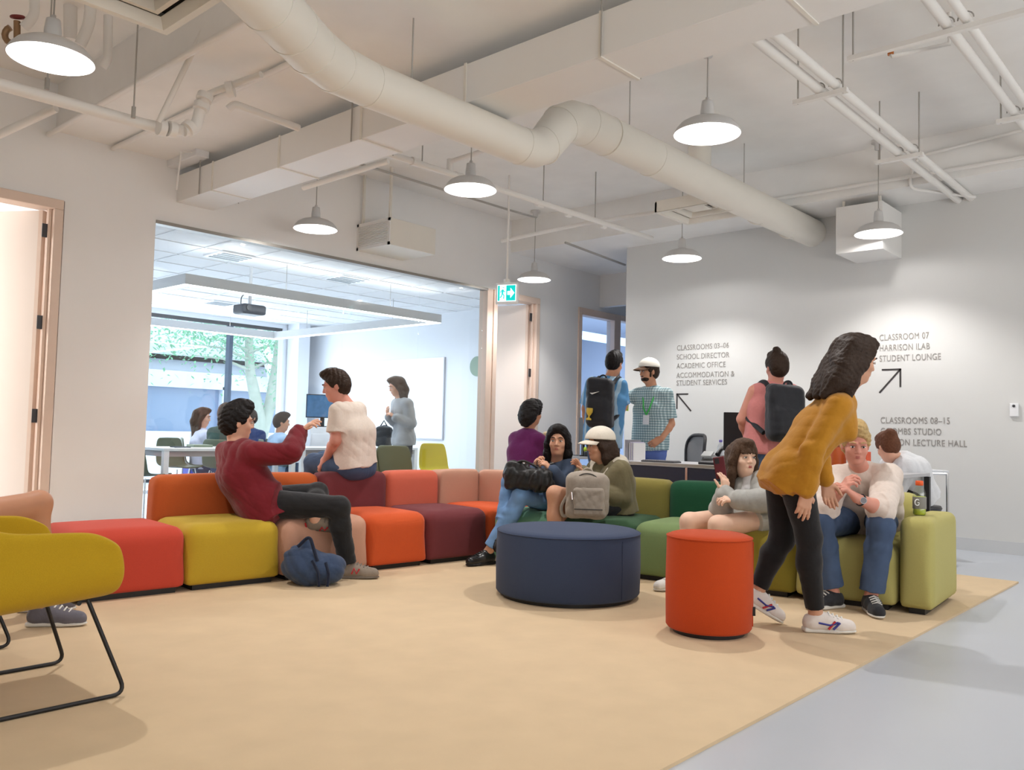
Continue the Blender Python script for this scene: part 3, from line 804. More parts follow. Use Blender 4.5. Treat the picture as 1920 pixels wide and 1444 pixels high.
class Solid:
    """Blended rounded cones, ellipsoids and boxes, meshed as one continuous surface."""
    def __init__(self):
        self.p = []
    def cone(self, a, b, ra, rb=None, k=0.02, clips=(), op='add'):
        self.p.append(('cone', np.asarray(a, float), np.asarray(b, float), float(ra), float(ra if rb is None else rb), k, clips, op)); return self
    def chain(self, pts, rs, k=0.02, clips=(), op='add'):
        for i in range(len(pts) - 1):
            self.cone(pts[i], pts[i + 1], rs[i], rs[i + 1], k, clips, op)
        return self
    def ell(self, c, axes, radii, k=0.02, clips=(), op='add'):
        self.p.append(('ell', np.asarray(c, float), np.asarray(axes, float), np.asarray(radii, float), 0, k, clips, op)); return self
    def box(self, c, axes, half, r=0.02, k=0.02, clips=(), op='add'):
        self.p.append(('box', np.asarray(c, float), np.asarray(axes, float), np.asarray(half, float), r, k, clips, op)); return self
    def cut(self, point, normal, k=0.006):
        """Removes everything on the side the normal points to."""
        self.p.append(('cut', np.asarray(point, float), unit(normal), 0, 0, k, (), 'cut')); return self
    def bounds(self):
        lo, hi = np.full(3, 1e9), np.full(3, -1e9)
        for q in self.p:
            if q[7] != 'add':
                continue
            a, b = self.pb(q)
            lo, hi = np.minimum(lo, a), np.maximum(hi, b)
        return lo, hi
    @staticmethod
    def pb(q):
        if q[0] == 'cone':
            return np.minimum(q[1] - q[3], q[2] - q[4]), np.maximum(q[1] + q[3], q[2] + q[4])
        if q[0] == 'ell':
            e = np.sqrt(((q[2] * q[3][:, None]) ** 2).sum(0))
            return q[1] - e, q[1] + e
        e = (np.abs(q[2]) * q[3][:, None]).sum(0)
        return q[1] - e, q[1] + e
    @staticmethod
    def dist(q, X, Y, Z):
        kind = q[0]
        if kind == 'cone':
            a, b, ra, rb = q[1:5]
            ba = b - a
            L2 = ba @ ba + 1e-12
            px, py, pz = X - a[0], Y - a[1], Z - a[2]
            t = np.clip((px * ba[0] + py * ba[1] + pz * ba[2]) / L2, 0, 1)
            dx, dy, dz = px - t * ba[0], py - t * ba[1], pz - t * ba[2]
            d = np.sqrt(dx * dx + dy * dy + dz * dz) - (ra + t * (rb - ra))
        elif kind == 'ell':
            c, A, r = q[1:4]
            px, py, pz = X - c[0], Y - c[1], Z - c[2]
            k0 = 0; k1 = 0
            for i in range(3):
                u = px * A[i][0] + py * A[i][1] + pz * A[i][2]
                k0 = k0 + (u / r[i]) ** 2
                k1 = k1 + (u / r[i] ** 2) ** 2
            k0 = np.sqrt(k0)
            d = k0 * (k0 - 1.0) / (np.sqrt(k1) + 1e-9)
        else:
            c, A, h, rr = q[1:5]
            px, py, pz = X - c[0], Y - c[1], Z - c[2]
            o = 0; m = None
            for i in range(3):
                u = np.abs(px * A[i][0] + py * A[i][1] + pz * A[i][2]) - (h[i] - rr)
                o = o + np.maximum(u, 0) ** 2
                m = u if m is None else np.maximum(m, u)
            d = np.sqrt(o) + np.minimum(m, 0) - rr
        for cp, cn in q[6]:
            d = np.maximum(d, (X - cp[0]) * cn[0] + (Y - cp[1]) * cn[1] + (Z - cp[2]) * cn[2])
        return d
    def mesh(self, voxel=0.008, fold=None):
        lo, hi = self.bounds()
        pad = 3 * voxel + (fold[0] if fold else 0)
        lo, hi = lo - pad, hi + pad
        n = np.maximum(np.ceil((hi - lo) / voxel).astype(int) + 1, 4)
        gs = [(lo[i] + voxel * np.arange(n[i])).astype(np.float32) for i in range(3)]
        F = np.full(tuple(n), 0.12, np.float32)
        for q in self.p:
            k = max(q[5], 1e-5)
            if q[7] == 'cut':
                d = ((gs[0] - q[1][0]) * q[2][0])[:, None, None] + ((gs[1] - q[1][1]) * q[2][1])[None, :, None] + ((gs[2] - q[1][2]) * q[2][2])[None, None, :]
                h = np.maximum(k - np.abs(F - d), 0) / k
                F = np.maximum(F, d) + h * h * k * 0.25
                continue
            a, b = self.pb(q)
            m = k + 2.5 * voxel + 0.012
            i0 = np.clip(np.floor((a - m - lo) / voxel).astype(int), 0, n - 1)
            i1 = np.clip(np.ceil((b + m - lo) / voxel).astype(int) + 1, 1, n)
            if (i1 <= i0).any():
                continue
            sl = tuple(slice(i0[i], i1[i]) for i in range(3))
            d = self.dist(q, gs[0][sl[0]][:, None, None], gs[1][sl[1]][None, :, None], gs[2][sl[2]][None, None, :]).astype(np.float32)
            f = F[sl]
            if q[7] == 'add':
                h = np.maximum(k - np.abs(f - d), 0) / k
                F[sl] = np.minimum(f, d) - h * h * k * 0.25
            else:
                h = np.maximum(k - np.abs(f + d), 0) / k
                F[sl] = np.maximum(f, -d) + h * h * k * 0.25
        if fold:
            amp, freq, seed = fold[:3]
            idx = np.argwhere(np.abs(F) < amp + 2.2 * voxel)
            P = lo + idx * voxel
            F[tuple(idx.T)] += (amp * crease(P, freq, seed)).astype(np.float32)
        F[0], F[-1] = 0.1, 0.1
        F[:, 0], F[:, -1] = 0.1, 0.1
        F[:, :, 0], F[:, :, -1] = 0.1, 0.1
        return surface_nets(F, lo, voxel)
    def build(self, name, m, parent=None, voxel=0.008, fold=None, colors=None):
        v, f = self.mesh(voxel, fold)
        off = np.zeros(3)
        root = parent
        while root is not None:
            off = off + np.array(root.location)
            root = root.parent
        me = bpy.data.meshes.new(name)
        me.vertices.add(len(v))
        me.vertices.foreach_set('co', (v - off).astype(np.float32).ravel())
        me.loops.add(len(f) * 4)
        me.loops.foreach_set('vertex_index', f.astype(np.int32).ravel())
        me.polygons.add(len(f))
        me.polygons.foreach_set('loop_start', np.arange(0, len(f) * 4, 4, dtype=np.int32))
        me.polygons.foreach_set('use_smooth', np.ones(len(f), bool))
        me.materials.append(m)
        me.update(calc_edges=True)
        o = bpy.data.objects.new(name, me)
        COL.objects.link(o)
        if parent is not None:
            o.parent = parent
        return o

def crease(P, freq, seed):
    """Soft cloth-like creases in about -1..1."""
    r = np.random.RandomState(seed)
    out = np.zeros(len(P))
    for i in range(4):
        a, b = unit(r.normal(size=3)), unit(r.normal(size=3))
        fr = freq * (0.7 + 0.5 * i)
        w = np.sin(P @ a * fr + r.uniform(0, 6) + 1.8 * np.sin(P @ b * fr * 0.45 + r.uniform(0, 6)))
        out += (1 - 2 * np.abs(w)) / (1.5 + i * 0.8)
    return out * 0.6

def surface_nets(F, lo, h):
    S = F < 0
    n = F.shape
    c = [S[i:n[0] - 1 + i, j:n[1] - 1 + j, k:n[2] - 1 + k] for i in (0, 1) for j in (0, 1) for k in (0, 1)]
    any_, all_ = c[0].copy(), c[0].copy()
    for x in c[1:]:
        any_ |= x; all_ &= x
    act = any_ & ~all_
    idx = np.argwhere(act)
    ids = np.full(act.shape, -1, np.int64)
    ids[tuple(idx.T)] = np.arange(len(idx))
    corners = [(i, j, k) for i in (0, 1) for j in (0, 1) for k in (0, 1)]
    vals = np.stack([F[idx[:, 0] + i, idx[:, 1] + j, idx[:, 2] + k] for i, j, k in corners], 1).astype(float)
    acc = np.zeros((len(idx), 3)); cnt = np.zeros(len(idx))
    for a in range(8):
        for b in range(a + 1, 8):
            da = np.array(corners[b]) - np.array(corners[a])
            if np.abs(da).sum() != 1:
                continue
            va, vb = vals[:, a], vals[:, b]
            m = (va < 0) != (vb < 0)
            t = np.where(m, va / np.where(m, va - vb, 1), 0)
            acc += (np.array(corners[a]) + t[:, None] * da) * m[:, None]
            cnt += m
    verts = lo + (idx + acc / cnt[:, None]) * h
    faces = []
    for ax in range(3):
        o = [1, 1, 1]; o[ax] = 0
        u, w = [(1, 2), (2, 0), (0, 1)][ax]
        s0 = S[tuple(slice(0 if i == ax else 1, n[i] - 1) for i in range(3))]
        s1 = S[tuple(slice(1 if i == ax else 1, n[i] if i == ax else n[i] - 1) for i in range(3))]
        e = np.argwhere(s0 != s1)
        fl = s0[tuple(e.T)]
        base = e.copy()
        for i in range(3):
            if i != ax:
                base[:, i] += 1
        def cell(du, dw):
            q = base.copy(); q[:, u] -= du; q[:, w] -= dw
            return ids[tuple(q.T)]
        quad = np.stack([cell(0, 0), cell(1, 0), cell(1, 1), cell(0, 1)], 1)
        quad[~fl] = quad[~fl][:, ::-1]
        faces.append(quad)
    f = np.concatenate(faces)
    f = f[(f >= 0).all(1)]
    return verts, f

def axes_from(fwd, up=(0, 0, 1)):
    """Rows: right, forward, up of a frame looking along fwd."""
    f = unit(fwd)
    r = unit(np.cross(f, up))
    return np.array([r, f, np.cross(r, f)])
CAMR = np.array([CR[0], CR[1], 0]); CAMR = CAMR / np.linalg.norm(CAMR)   # to the right in the picture, level
CAMF = np.array([CF[0], CF[1], 0]); CAMF = CAMF / np.linalg.norm(CAMF)   # away from the lens, level
UP = np.array([0, 0, 1.0])
def fr2(a, b, c=0.0):
    """Direction from picture-right, away and up components."""
    return unit(CAMR * a + CAMF * b + UP * c)

# ------------------------------------------------------------------ modular sofa
def fabric(name, c, v=0.10):
    return mat(name, c, 0.9, vary=v, scale=260, bump=0.12, sheen=0.08, spec=0.15)
F_CORAL = fabric('coral_fabric', rgb(196, 74, 58))
F_YELLOW = fabric('mustard_yellow_fabric', rgb(188, 158, 50))
F_PINK = fabric('dusty_pink_fabric', rgb(196, 150, 128))
F_ORANGE = fabric('orange_fabric', rgb(206, 88, 46))
F_RUST = fabric('rust_orange_fabric', rgb(186, 92, 46))
F_PLUM = fabric('plum_fabric', rgb(112, 54, 58))
F_SALMON = fabric('salmon_fabric', rgb(206, 104, 82))
F_TEAL = fabric('teal_green_fabric', rgb(110, 160, 132))
F_DKGREEN = fabric('dark_green_fabric', rgb(32, 78, 54))
F_FOREST = fabric('forest_green_fabric', rgb(62, 92, 66))
F_SAGE = fabric('sage_green_fabric', rgb(124, 146, 98))
F_OLIVE = fabric('olive_fabric', rgb(140, 128, 52))
F_MOSS = fabric('moss_green_fabric', rgb(134, 124, 66))
F_LIME = fabric('pale_lime_fabric', rgb(182, 174, 108))
F_NAVY = fabric('navy_fabric', rgb(60, 71, 96))

LANG, RANG = math.radians(-5.4), math.radians(-81.7)
LO, RO = V3(2.46, 4.75, CARPET_TOP), V3(4.74, 4.45, CARPET_TOP)
def frame2(o, a):
    u = V3(math.cos(a), math.sin(a), 0); v = V3(-math.sin(a), math.cos(a), 0)
    return lambda x, y, z=0.0: o + u * x + v * y + V3(0, 0, z)
LF, RF = frame2(LO, LANG), frame2(RO, RANG)

def block(name, fr, ang, x0, x1, y0, y1, h, m, label, cat, group, r=0.075, bulge=0.012):
    root = thing(name, fr(x0, y0), label, cat, group, ang)
    w, d = x1 - x0 - 0.006, y1 - y0 - 0.004
    MB().soft(((x1 - x0) / 2, (y1 - y0) / 2, 0.03), (w, d, h - 0.03), r, bulge, 14, rbottom=0.03).build('cushion', m, root, rel=False)
    MB().box((0.05, 0.035, 0), (x1 - x0 - 0.05, y1 - y0 - 0.035, 0.034)).build('plinth', BLACK, root, rel=False)
    return root
SEATG, BACKG = 'modular sofa seats', 'modular sofa backrests'
SH, BH = 0.385, 0.645
for x0, x1, m, lab in ((-0.66, 0.0, F_CORAL, 'coral red sofa seat block at the left end without a backrest'),
                       (0.0, 0.605, F_YELLOW, 'mustard yellow sofa seat block under the man in the maroon jacket'),
                       (0.605, 1.265, F_PINK, 'dusty pink sofa seat block behind the blue bag on the floor'),
                       (1.265, 1.77, F_ORANGE, 'bright orange sofa seat block between the pink and the plum one'),
                       (1.77, 2.36, F_PLUM, 'plum sofa seat block next to the corner of the sofa')):
    block('sofa_ottoman', LF, LANG, x0, x1, 0.0, 0.625, SH, m, lab, 'sofa seat', SEATG)
for x0, x1, m, lab in ((0.03, 1.23, F_RUST, 'long rust orange sofa backrest behind the man in the maroon jacket'),
                       (1.23, 1.84, F_PLUM, 'plum sofa backrest with the man in the white T-shirt sitting on it'),
                       (1.84, 2.36, F_SALMON, 'salmon sofa backrest right of the plum one')):
    block('sofa_bolster', LF, LANG, x0, x1, 0.63, 0.83, BH, m, lab, 'sofa backrest', BACKG, r=0.06, bulge=0.008)

# corner seat and L-shaped corner backrest
def meet(y_left, y_right):
    a, b = LF(0, y_left)[:2], RF(0, y_right)[:2]
    du, dt = V3(math.cos(LANG), math.sin(LANG))[:2], V3(math.cos(RANG), math.sin(RANG))[:2]
    s = np.linalg.solve(np.array([du, -dt]).T, b - a)
    return np.append(a + du * s[0], CARPET_TOP), s
def soft_quad(q, z0, h, r, bulge=0.01):
    m = MB().soft((0, 0, z0), (0.62, 0.62, h), r, bulge, 14, rbottom=0.03)
    out = []
    for x, y, z in m.v:
        s, t = x / 0.62 + 0.5, y / 0.62 + 0.5
        p = (1 - s) * (1 - t) * q[0] + s * (1 - t) * q[1] + s * t * q[2] + (1 - s) * t * q[3]
        out.append((p[0], p[1], z))
    m.v = out
    return m
far, _ = meet(0.62, 0.62)
q = [LF(2.365, -0.02), RF(-0.005, 0.0), far, LF(2.365, 0.62)]
q = [LF(2.365, 0.0), RF(0.0, 0.07), RF(0.0, 0.62), far]
far2, _ = meet(0.62, 0.62)
root = thing('sofa_ottoman', q[0], 'orange corner sofa seat under the pink corner backrest', 'sofa seat', SEATG)
quad = [LF(2.366, 0.0), RF(0.0, 0.03), far, LF(2.366, 0.62)]
quad = [quad[0], RF(0.0, 0.62), far, quad[3]]
soft_quad([LF(2.366, 0.0), RF(-0.003, 0.62), far, LF(2.366, 0.622)], CARPET_TOP + 0.03, SH - 0.03, 0.06).build('cushion', F_ORANGE, root)
c4 = (LF(2.4, 0.2) + far) / 2
MB().box((c4[0] - 0.2, c4[1] - 0.2, CARPET_TOP), (c4[0] + 0.2, c4[1] + 0.2, CARPET_TOP + 0.034)).build('plinth', BLACK, root)
root = thing('sofa_bolster', LF(2.366, 0.63), 'dusty pink corner backrest bending round the corner of the sofa', 'sofa backrest', BACKG)
fi, si = meet(0.63, 0.63)
fo, so = meet(0.83, 0.83)
soft_quad([LF(2.366, 0.63), fi, fo, LF(2.366, 0.83)], CARPET_TOP + 0.03, BH - 0.03, 0.05).build('left_cushion', F_PINK, root)
soft_quad([fi + V3(.002, 0, 0), RF(0.30, 0.63), RF(0.30, 0.83), fo + V3(.002, 0, 0)], CARPET_TOP + 0.03, BH - 0.03, 0.05).build('right_cushion', F_PINK, root)
MB().obox((fi + fo) / 2 + V3(-0.12, 0.0, 0.017), (0.1, 0, 0), (0, 0.05, 0), (0, 0, 0.016)).build('plinth', BLACK, root)

for x0, x1, m, lab in ((0.0, 0.6, F_TEAL, 'teal green sofa seat block under the woman in the denim jacket'),
                       (0.6, 1.18, F_FOREST, 'dark green sofa seat block under the woman in the white cap'),
                       (1.18, 1.73, F_SAGE, 'sage green sofa seat block between the navy and orange poufs'),
                       (1.73, 2.28, F_OLIVE, 'olive sofa seat block under the woman in the grey cardigan'),
                       (2.28, 2.86, F_LIME, 'pale lime sofa seat block under the blond man')):
    block('sofa_ottoman', RF, RANG, x0, x1, 0.0, 0.625, SH, m, lab, 'sofa seat', SEATG)
for x0, x1, m, lab in ((0.305, 1.17, F_MOSS, 'moss green sofa backrest right behind the woman in the white cap'),
                       (1.17, 1.75, F_DKGREEN, 'dark green sofa backrest left of the woman in the grey cardigan'),
                       (1.75, 2.30, F_MOSS, 'moss green sofa backrest behind the walking woman'),
                       (2.30, 2.88, F_LIME, 'pale lime sofa backrest behind the blond man')):
    block('sofa_bolster', RF, RANG, x0, x1, 0.63, 0.83, BH, m, lab, 'sofa backrest', BACKG, r=0.06, bulge=0.008)
block('sofa_arm_module', frame2(RF(2.868, 0.0), RANG - math.radians(4.0)), RANG - math.radians(4.0), 0.0, 0.185, 0.0, 0.73, 0.545, F_LIME,
      'pale lime sofa armrest at the right end carrying a bottle', 'sofa armrest', None, r=0.05, bulge=0.006)

# ------------------------------------------------------------------ poufs
def pouf(name, x, y, rad, h, m, label, tab=None):
    r = thing(name, (x, y, CARPET_TOP), label, 'pouf', 'round poufs')
    c = (x, y, CARPET_TOP)
    MB().lathe(c, [(rad - 0.03, 0.02), (rad - 0.008, 0.024), (rad, 0.035), (rad + 0.004, h * 0.5), (rad, h - 0.022), (rad - 0.006, h - 0.008), (rad - 0.02, h), (rad - 0.2 * rad, h + 0.006), (0.0005, h + 0.009)], 96).build('upholstery', m, r)
    MB().tube(arc((x, y, CARPET_TOP + h - 0.012), rad - 0.001, 0, 2 * PI, (1, 0, 0), (0, 1, 0), 72), 0.004, 8).build('piping_seam', m, r)
    MB().lathe(c, [(rad - 0.035, 0.0), (rad - 0.035, 0.026)], 64).build('base', BLACK, r)
    d = unit(V3(-CAMF[0], -CAMF[1], 0))
    side = unit(CAMR * (0.66 if tab is None else 0.98) + d * (0.75 if tab is None else 0.2))
    s = MB().tube([V3(x, y, CARPET_TOP + 0.04) + side * (rad + 0.003), V3(x, y, CARPET_TOP + h - 0.03) + side * (rad + 0.003)], 0.003, 6)
    s.build('side_seam', m, r)
    if tab:
        t = np.cross(side, UP)
        MB().obox(V3(x, y, CARPET_TOP + 0.115) + side * (rad + 0.008), t * 0.004, side * 0.008, UP * 0.022).build('fabric_tab', BLACK, r)
    return r
pouf('navy_pouf', 4.12, 3.215, 0.437, 0.40, F_NAVY, 'large low navy blue round pouf in the middle of the carpet')
F_ORPOUF = fabric('orange_pouf_fabric', rgb(190, 72, 32))
pouf('orange_pouf', 3.90, 2.135, 0.213, 0.49, F_ORPOUF, 'tall orange round pouf in front of the woman in the grey cardigan', True)

# ------------------------------------------------------------------ mustard shell armchairs at the left
F_CHAIR = fabric('mustard_chair_fabric', rgb(188, 154, 36))
def armchair(xf, yc, label):
    r = thing('armchair', (xf - 0.35, yc, CARPET_TOP), label, 'armchair', 'mustard shell armchairs')
    rows, cols = 15, 25
    P = np.zeros((rows, cols, 3))
    hw = 0.345
    for i in range(rows):
        t = i / (rows - 1.0)                       # 0 at the front edge, 1 at the back of the shell
        x = xf - 0.025 - 0.69 * t
        ztop = 0.600 + 0.03 * t + 0.42 * max(0, t - 0.55) ** 1.5
        zseat = 0.366 - 0.045 * t
        for j in range(cols):
            s = -1 + 2 * j / (cols - 1.0)
            a = abs(s)
            if a < 0.5:
                yy, zz = s / 0.5 * 0.24, zseat - 0.03 * (a / 0.5 - 1) ** 2 * 0 + 0.012 * (a / 0.5) ** 3
            elif a < 0.68:
                w = (a - 0.5) / 0.18 * PI / 2
                yy, zz = math.copysign(0.24 + 0.085 * math.sin(w), s), zseat + 0.012 + 0.085 * (1 - math.cos(w))
            else:
                w = (a - 0.68) / 0.32
                yy, zz = math.copysign(0.325 + 0.02 * w, s), zseat + 0.097 + (ztop - zseat - 0.097) * w
            xx = x
            lift = max(0.0, (zz - zseat) / (ztop - zseat))
            if t < 0.25:                           # the front edges of the arms lean back and round off
                xx -= 0.055 * (1 - t / 0.25) * lift ** 1.5 + 0.02 * (1 - t / 0.25) * (1 - lift) ** 4
                zz -= (0.045 * (1 - t / 0.25) ** 2) * (lift ** 5)
            P[i, j] = (xx, yc + yy, zz + CARPET_TOP)
    bk = []
    for i in range(1, 10):                         # backrest rises from the last row
        t = i / 9.0
        row = P[-1].copy()
        row[:, 0] -= 0.05 * t + 0.10 * math.sin(t * PI / 2) * (1 - np.abs(np.linspace(-1, 1, cols)) ** 4)
        top = 0.86 + CARPET_TOP
        row[:, 2] = row[:, 2] + (top - row[:, 2]) * t
        row[:, 1] = yc + (row[:, 1] - yc) * (1 - 0.12 * t)
        bk.append(row)
    G = np.concatenate([P, np.array(bk)])
    R, C = G.shape[:2]
    m = MB().add(G.reshape(-1, 3), [(i * C + j, (i + 1) * C + j, (i + 1) * C + j + 1, i * C + j + 1) for i in range(R - 1) for j in range(C - 1)], True)
    o = m.build('shell', F_CHAIR, r)
    sd = o.modifiers.new('thick', 'SOLIDIFY'); sd.thickness = 0.036; sd.offset = 0
    sb = o.modifiers.new('smooth', 'SUBSURF'); sb.levels = 1; sb.render_levels = 2
    for s in (-1, 1):
        y = yc + s * 0.285
        z0 = CARPET_TOP + 0.008
        pts = rounded([(xf - 0.13, y - s * 0.05, 0.365), (xf + 0.0, y, z0), (xf - 0.66, y, z0), (xf - 0.56, y - s * 0.05, 0.33)], 0.05, 6)
        MB().tube(pts, 0.0075, 10).build('sled_leg', BLACK, r)
    MB().tube([(xf - 0.16, yc - 0.24, 0.355), (xf - 0.16, yc + 0.24, 0.355)], 0.0085, 8).tube([(xf - 0.54, yc - 0.24, 0.33), (xf - 0.54, yc + 0.24, 0.33)], 0.0085, 8).build('cross_rod', BLACK, r)
    return r
armchair(1.395, 3.39, 'mustard armchair with black sled legs in front at the left edge, empty')
armchair(1.33, 4.37, 'mustard armchair behind the first one, with a bare legged person in it')

# ------------------------------------------------------------------ reception desk and what stands on it
NAVYP = mat('dark_navy_panel', (0.012, 0.014, 0.03), 0.4)
root = thing('reception_desk', (6.95, 3.4, 0), 'long dark navy reception desk with a thin metal edged top', 'desk')
DX, DT = 6.60, 0.745
MB().box((DX, 2.05, DT - 0.028), (7.35, 4.75, DT)).build('worktop', mat('grey_worktop', (0.5, 0.5, 0.52), 0.4), root, bevel=0.003)
MB().box((DX - 0.004, 2.05, DT - 0.02), (DX, 4.75, DT + 0.002)).build('edge_strip', ALU, root)
for a, b in ((2.06, 2.94), (2.96, 3.84), (3.86, 4.74)):
    MB().box((DX + 0.01, a, 0.06), (DX + 0.03, b, DT - 0.03)).build('front_panel', NAVYP, root)
for y in (2.06, 2.95, 3.85, 4.74):
    MB().box((DX + 0.006, y - 0.011, 0.0), (DX + 0.046, y + 0.011, DT - 0.03)).build('post', CHROME, root)
    MB().box((7.29, y - 0.02, 0.0), (7.33, y + 0.02, DT - 0.03)).build('rear_leg', DARKM, root)

def on_plane_z(px, py, z):
    d = CF + CR * ((px - 960.0) / FOC) - CU * ((py - 722.0) / FOC)
    return EYE + d * ((z - EYE[2]) / d[2])
def monitor(x, y, z0, w, h, face, label, screen, group='desk monitors', body=None):
    """Screen on a stand; face is the way the screen looks (level vector)."""
    f = unit(face); s = np.cross(f, UP)
    r = thing('monitor', (x, y, z0), label, 'monitor', group)
    c = V3(x, y, z0 + 0.13 + h / 2)
    MB().obox(c, s * w / 2, f * 0.014, UP * h / 2).build('casing', body or BLACK, r, bevel=0.006)
    MB().obox(c + f * 0.0145, s * (w / 2 - 0.012), f * 0.001, UP * (h / 2 - 0.014)).build('screen', screen, r)
    MB().obox(V3(x, y, z0 + 0.1) - f * 0.025, s * 0.03, f * 0.01, UP * 0.1).build('stand', body or BLACK, r)
    MB().obox(V3(x, y, z0 + 0.006) - f * 0.02, s * 0.11, f * 0.085, UP * 0.006).build('foot', body or BLACK, r, bevel=0.004)
    return r
SCR_OFF = mat('dark_screen', (0.01, 0.01, 0.012), 0.15)
p = on_plane_z(1362, 869, DT)
monitor(6.92, 3.42, DT, 0.42, 0.34, V3(1, .5, 0), 'black monitor seen from behind beside the woman with the phone', SCR_OFF)
r = thing('side_desk', (7.7, 5.6, 0), 'small side desk in the corner behind the person in the striped jersey', 'desk')
MB().box((7.36, 5.3, DT - 0.028), (8.1, 5.92, DT)).build('worktop', mat('grey_worktop', (0.5, 0.5, 0.52), 0.4), r, bevel=0.003)
for x in (7.40, 8.06):
    for y in (5.34, 5.88):
        MB().box((x - 0.02, y - 0.02, 0), (x + 0.02, y + 0.02, DT - 0.028)).build('leg', DARKM, r)
monitor(7.52, 5.66, DT, 0.34, 0.30, V3(1, -.6, 0), 'black monitor on the side desk behind the denim jacket', SCR_OFF)
r = thing('computer_tower', (6.98, 3.22, DT), 'silver narrow computer case beside the black monitor', 'computer')
MB().box((6.88, 3.17, DT), (7.14, 3.26, DT + 0.36)).build('case', mat('silver_plastic', (0.55, 0.55, 0.57), 0.35), r, bevel=0.006)
MB().box((6.878, 3.185, DT + 0.25), (6.882, 3.245, DT + 0.33)).build('drive_bay', DARKM, r)

r = thing('desk_phone', (6.85, 3.72, DT), 'black desk telephone with a raised handset on the reception desk', 'telephone')
s = Solid(); pc = V3(6.85, 3.72, DT)
s.box(pc + V3(0, 0.0, 0.035), axes_from((1, 0, 0.35)), (0.10, 0.10, 0.02), 0.01)
s.box(pc + V3(0.03, 0.0, 0.02), axes_from((1, 0, 0)), (0.09, 0.07, 0.02), 0.01)
s.build('base', BLACK, r, 0.006)
MB().tube([pc + V3(-0.07, -0.08, 0.09), pc + V3(-0.03, -0.085, 0.13), pc + V3(0.05, -0.085, 0.16), pc + V3(0.10, -0.08, 0.15)], [0.024, 0.017, 0.017, 0.026], 12).build('handset', BLACK, r)
MB().obox(pc + V3(-0.01, 0.05, 0.09), (0.0, 0.05, 0.0), (0.03, 0, 0.02), (-0.004, 0, 0.008)).build('display', mat('grey_display', (0.4, 0.42, 0.42), 0.3), r)

r = thing('water_bottle', (7.1, 3.78, DT), 'clear bottle with a violet cap behind the desk telephone', 'bottle')
c = (7.1, 3.78, DT)
MB().lathe(c, [(0.0, 0), (0.03, 0.002), (0.032, 0.02), (0.032, 0.14), (0.028, 0.165), (0.013, 0.195), (0.013, 0.205)], 20).build('body', glass_mat('clear_plastic', (0.9, 0.92, 0.95), 0.12), r)
MB().lathe(c, [(0.015, 0.2), (0.015, 0.222), (0.0, 0.223)], 16).build('cap', mat('violet_cap', rgb(120, 110, 200), 0.5), r)
r = thing('keyboard', (6.8, 4.22, DT), 'dark keyboard on the desk in front of the man in the white cap', 'keyboard')
MB().box((6.72, 4.05, DT), (6.86, 4.40, DT + 0.014)).build('tray', DARKM, r, bevel=0.003)
m = MB()
for i in range(5):
    for j in range(14):
        m.box((6.728 + i * 0.026, 4.06 + j * 0.0238, DT + 0.014), (6.749 + i * 0.026, 4.079 + j * 0.0238, DT + 0.02))
m.build('keys', mat('grey_keys', (0.25, 0.25, 0.27), 0.5), r)
r = thing('tape_dispenser', (7.42, 5.52, DT), 'lime green tape dispenser by the monitor on the side desk', 'dispenser')
s = Solid().box((7.42, 5.52, DT + 0.03), np.eye(3), (0.045, 0.05, 0.028), 0.012)
s.build('base', BLACK, r, 0.005)
MB().tube([(7.42, 5.46, DT + 0.085), (7.42, 5.58, DT + 0.075)], [0.022, 0.03], 14).build('cover', mat('lime_plastic', rgb(190, 220, 40), 0.4), r)
r = thing('box', (7.45, 5.40, DT), 'small white carton standing behind the head in the white cap', 'box')
MB().box((7.40, 5.35, DT), (7.49, 5.44, DT + 0.17)).build('carton', WHITE, r, bevel=0.003)
r = thing('file_tray', (7.0, 4.66, DT), 'grey tray of files on the desk behind the woman in the white cap', 'tray')
MB().box((6.92, 4.68, DT), (7.14, 4.72, DT + 0.20)).build('side', mat('grey_plastic', (0.3, 0.3, 0.34), 0.5), r)
for k in range(5):
    MB().box((6.92, 4.665 - k * 0.012, DT), (7.13, 4.67 - k * 0.012, DT + 0.17 + 0.01 * (k % 2))).build('file', mat('lilac_paper' if k % 2 else 'white_paper', rgb(205, 200, 222) if k % 2 else (0.8, 0.8, 0.8), 0.7), r)

# office chair behind the desk
r = thing('office_chair', (8.0, 4.80, 0), 'grey mesh backed office chair behind the reception desk', 'chair')
cb = V3(8.10, 4.62, 0)
fx = unit(V3(0.75, -0.5, 0)); sx = np.cross(fx, UP)
def chair_pt(a, z, d=0.0): return cb + sx * a + UP * z + fx * d
ol = []
for t in range(33):
    a = 2 * PI * t / 32
    ca, sa = math.cos(a), math.sin(a)
    w = 0.225 - 0.03 * sa * (-1)
    ol.append(chair_pt(math.copysign(abs(ca) ** 0.5, ca) * (0.21 + 0.02 * sa), 0.745 + 0.265 * math.copysign(abs(sa) ** 0.6, sa), 0.05 * (1 - ca * ca)))
MB().tube(ol, 0.018, 10, cap=False).build('back_frame', mat('charcoal_plastic', (0.03, 0.03, 0.035), 0.5), r)
MB().add(ol[:-1] + [chair_pt(0, 0.745, 0.05)], [(i, (i + 1) % 32, 32) for i in range(32)], True).build('back_mesh', mat('grey_mesh', (0.22, 0.22, 0.23), 0.8, vary=0.2, scale=400), r)
MB().soft((cb[0] - fx[0] * 0.26, cb[1] - fx[1] * 0.26, 0.42), (0.48, 0.48, 0.08), 0.03, 0.01, 8).build('seat', mat('charcoal_fabric', (0.03, 0.03, 0.035), 0.9), r)
c = cb - fx * 0.26
MB().tube([(c[0], c[1], 0.08), (c[0], c[1], 0.43)], 0.03, 12).build('gas_lift', DARKM, r)
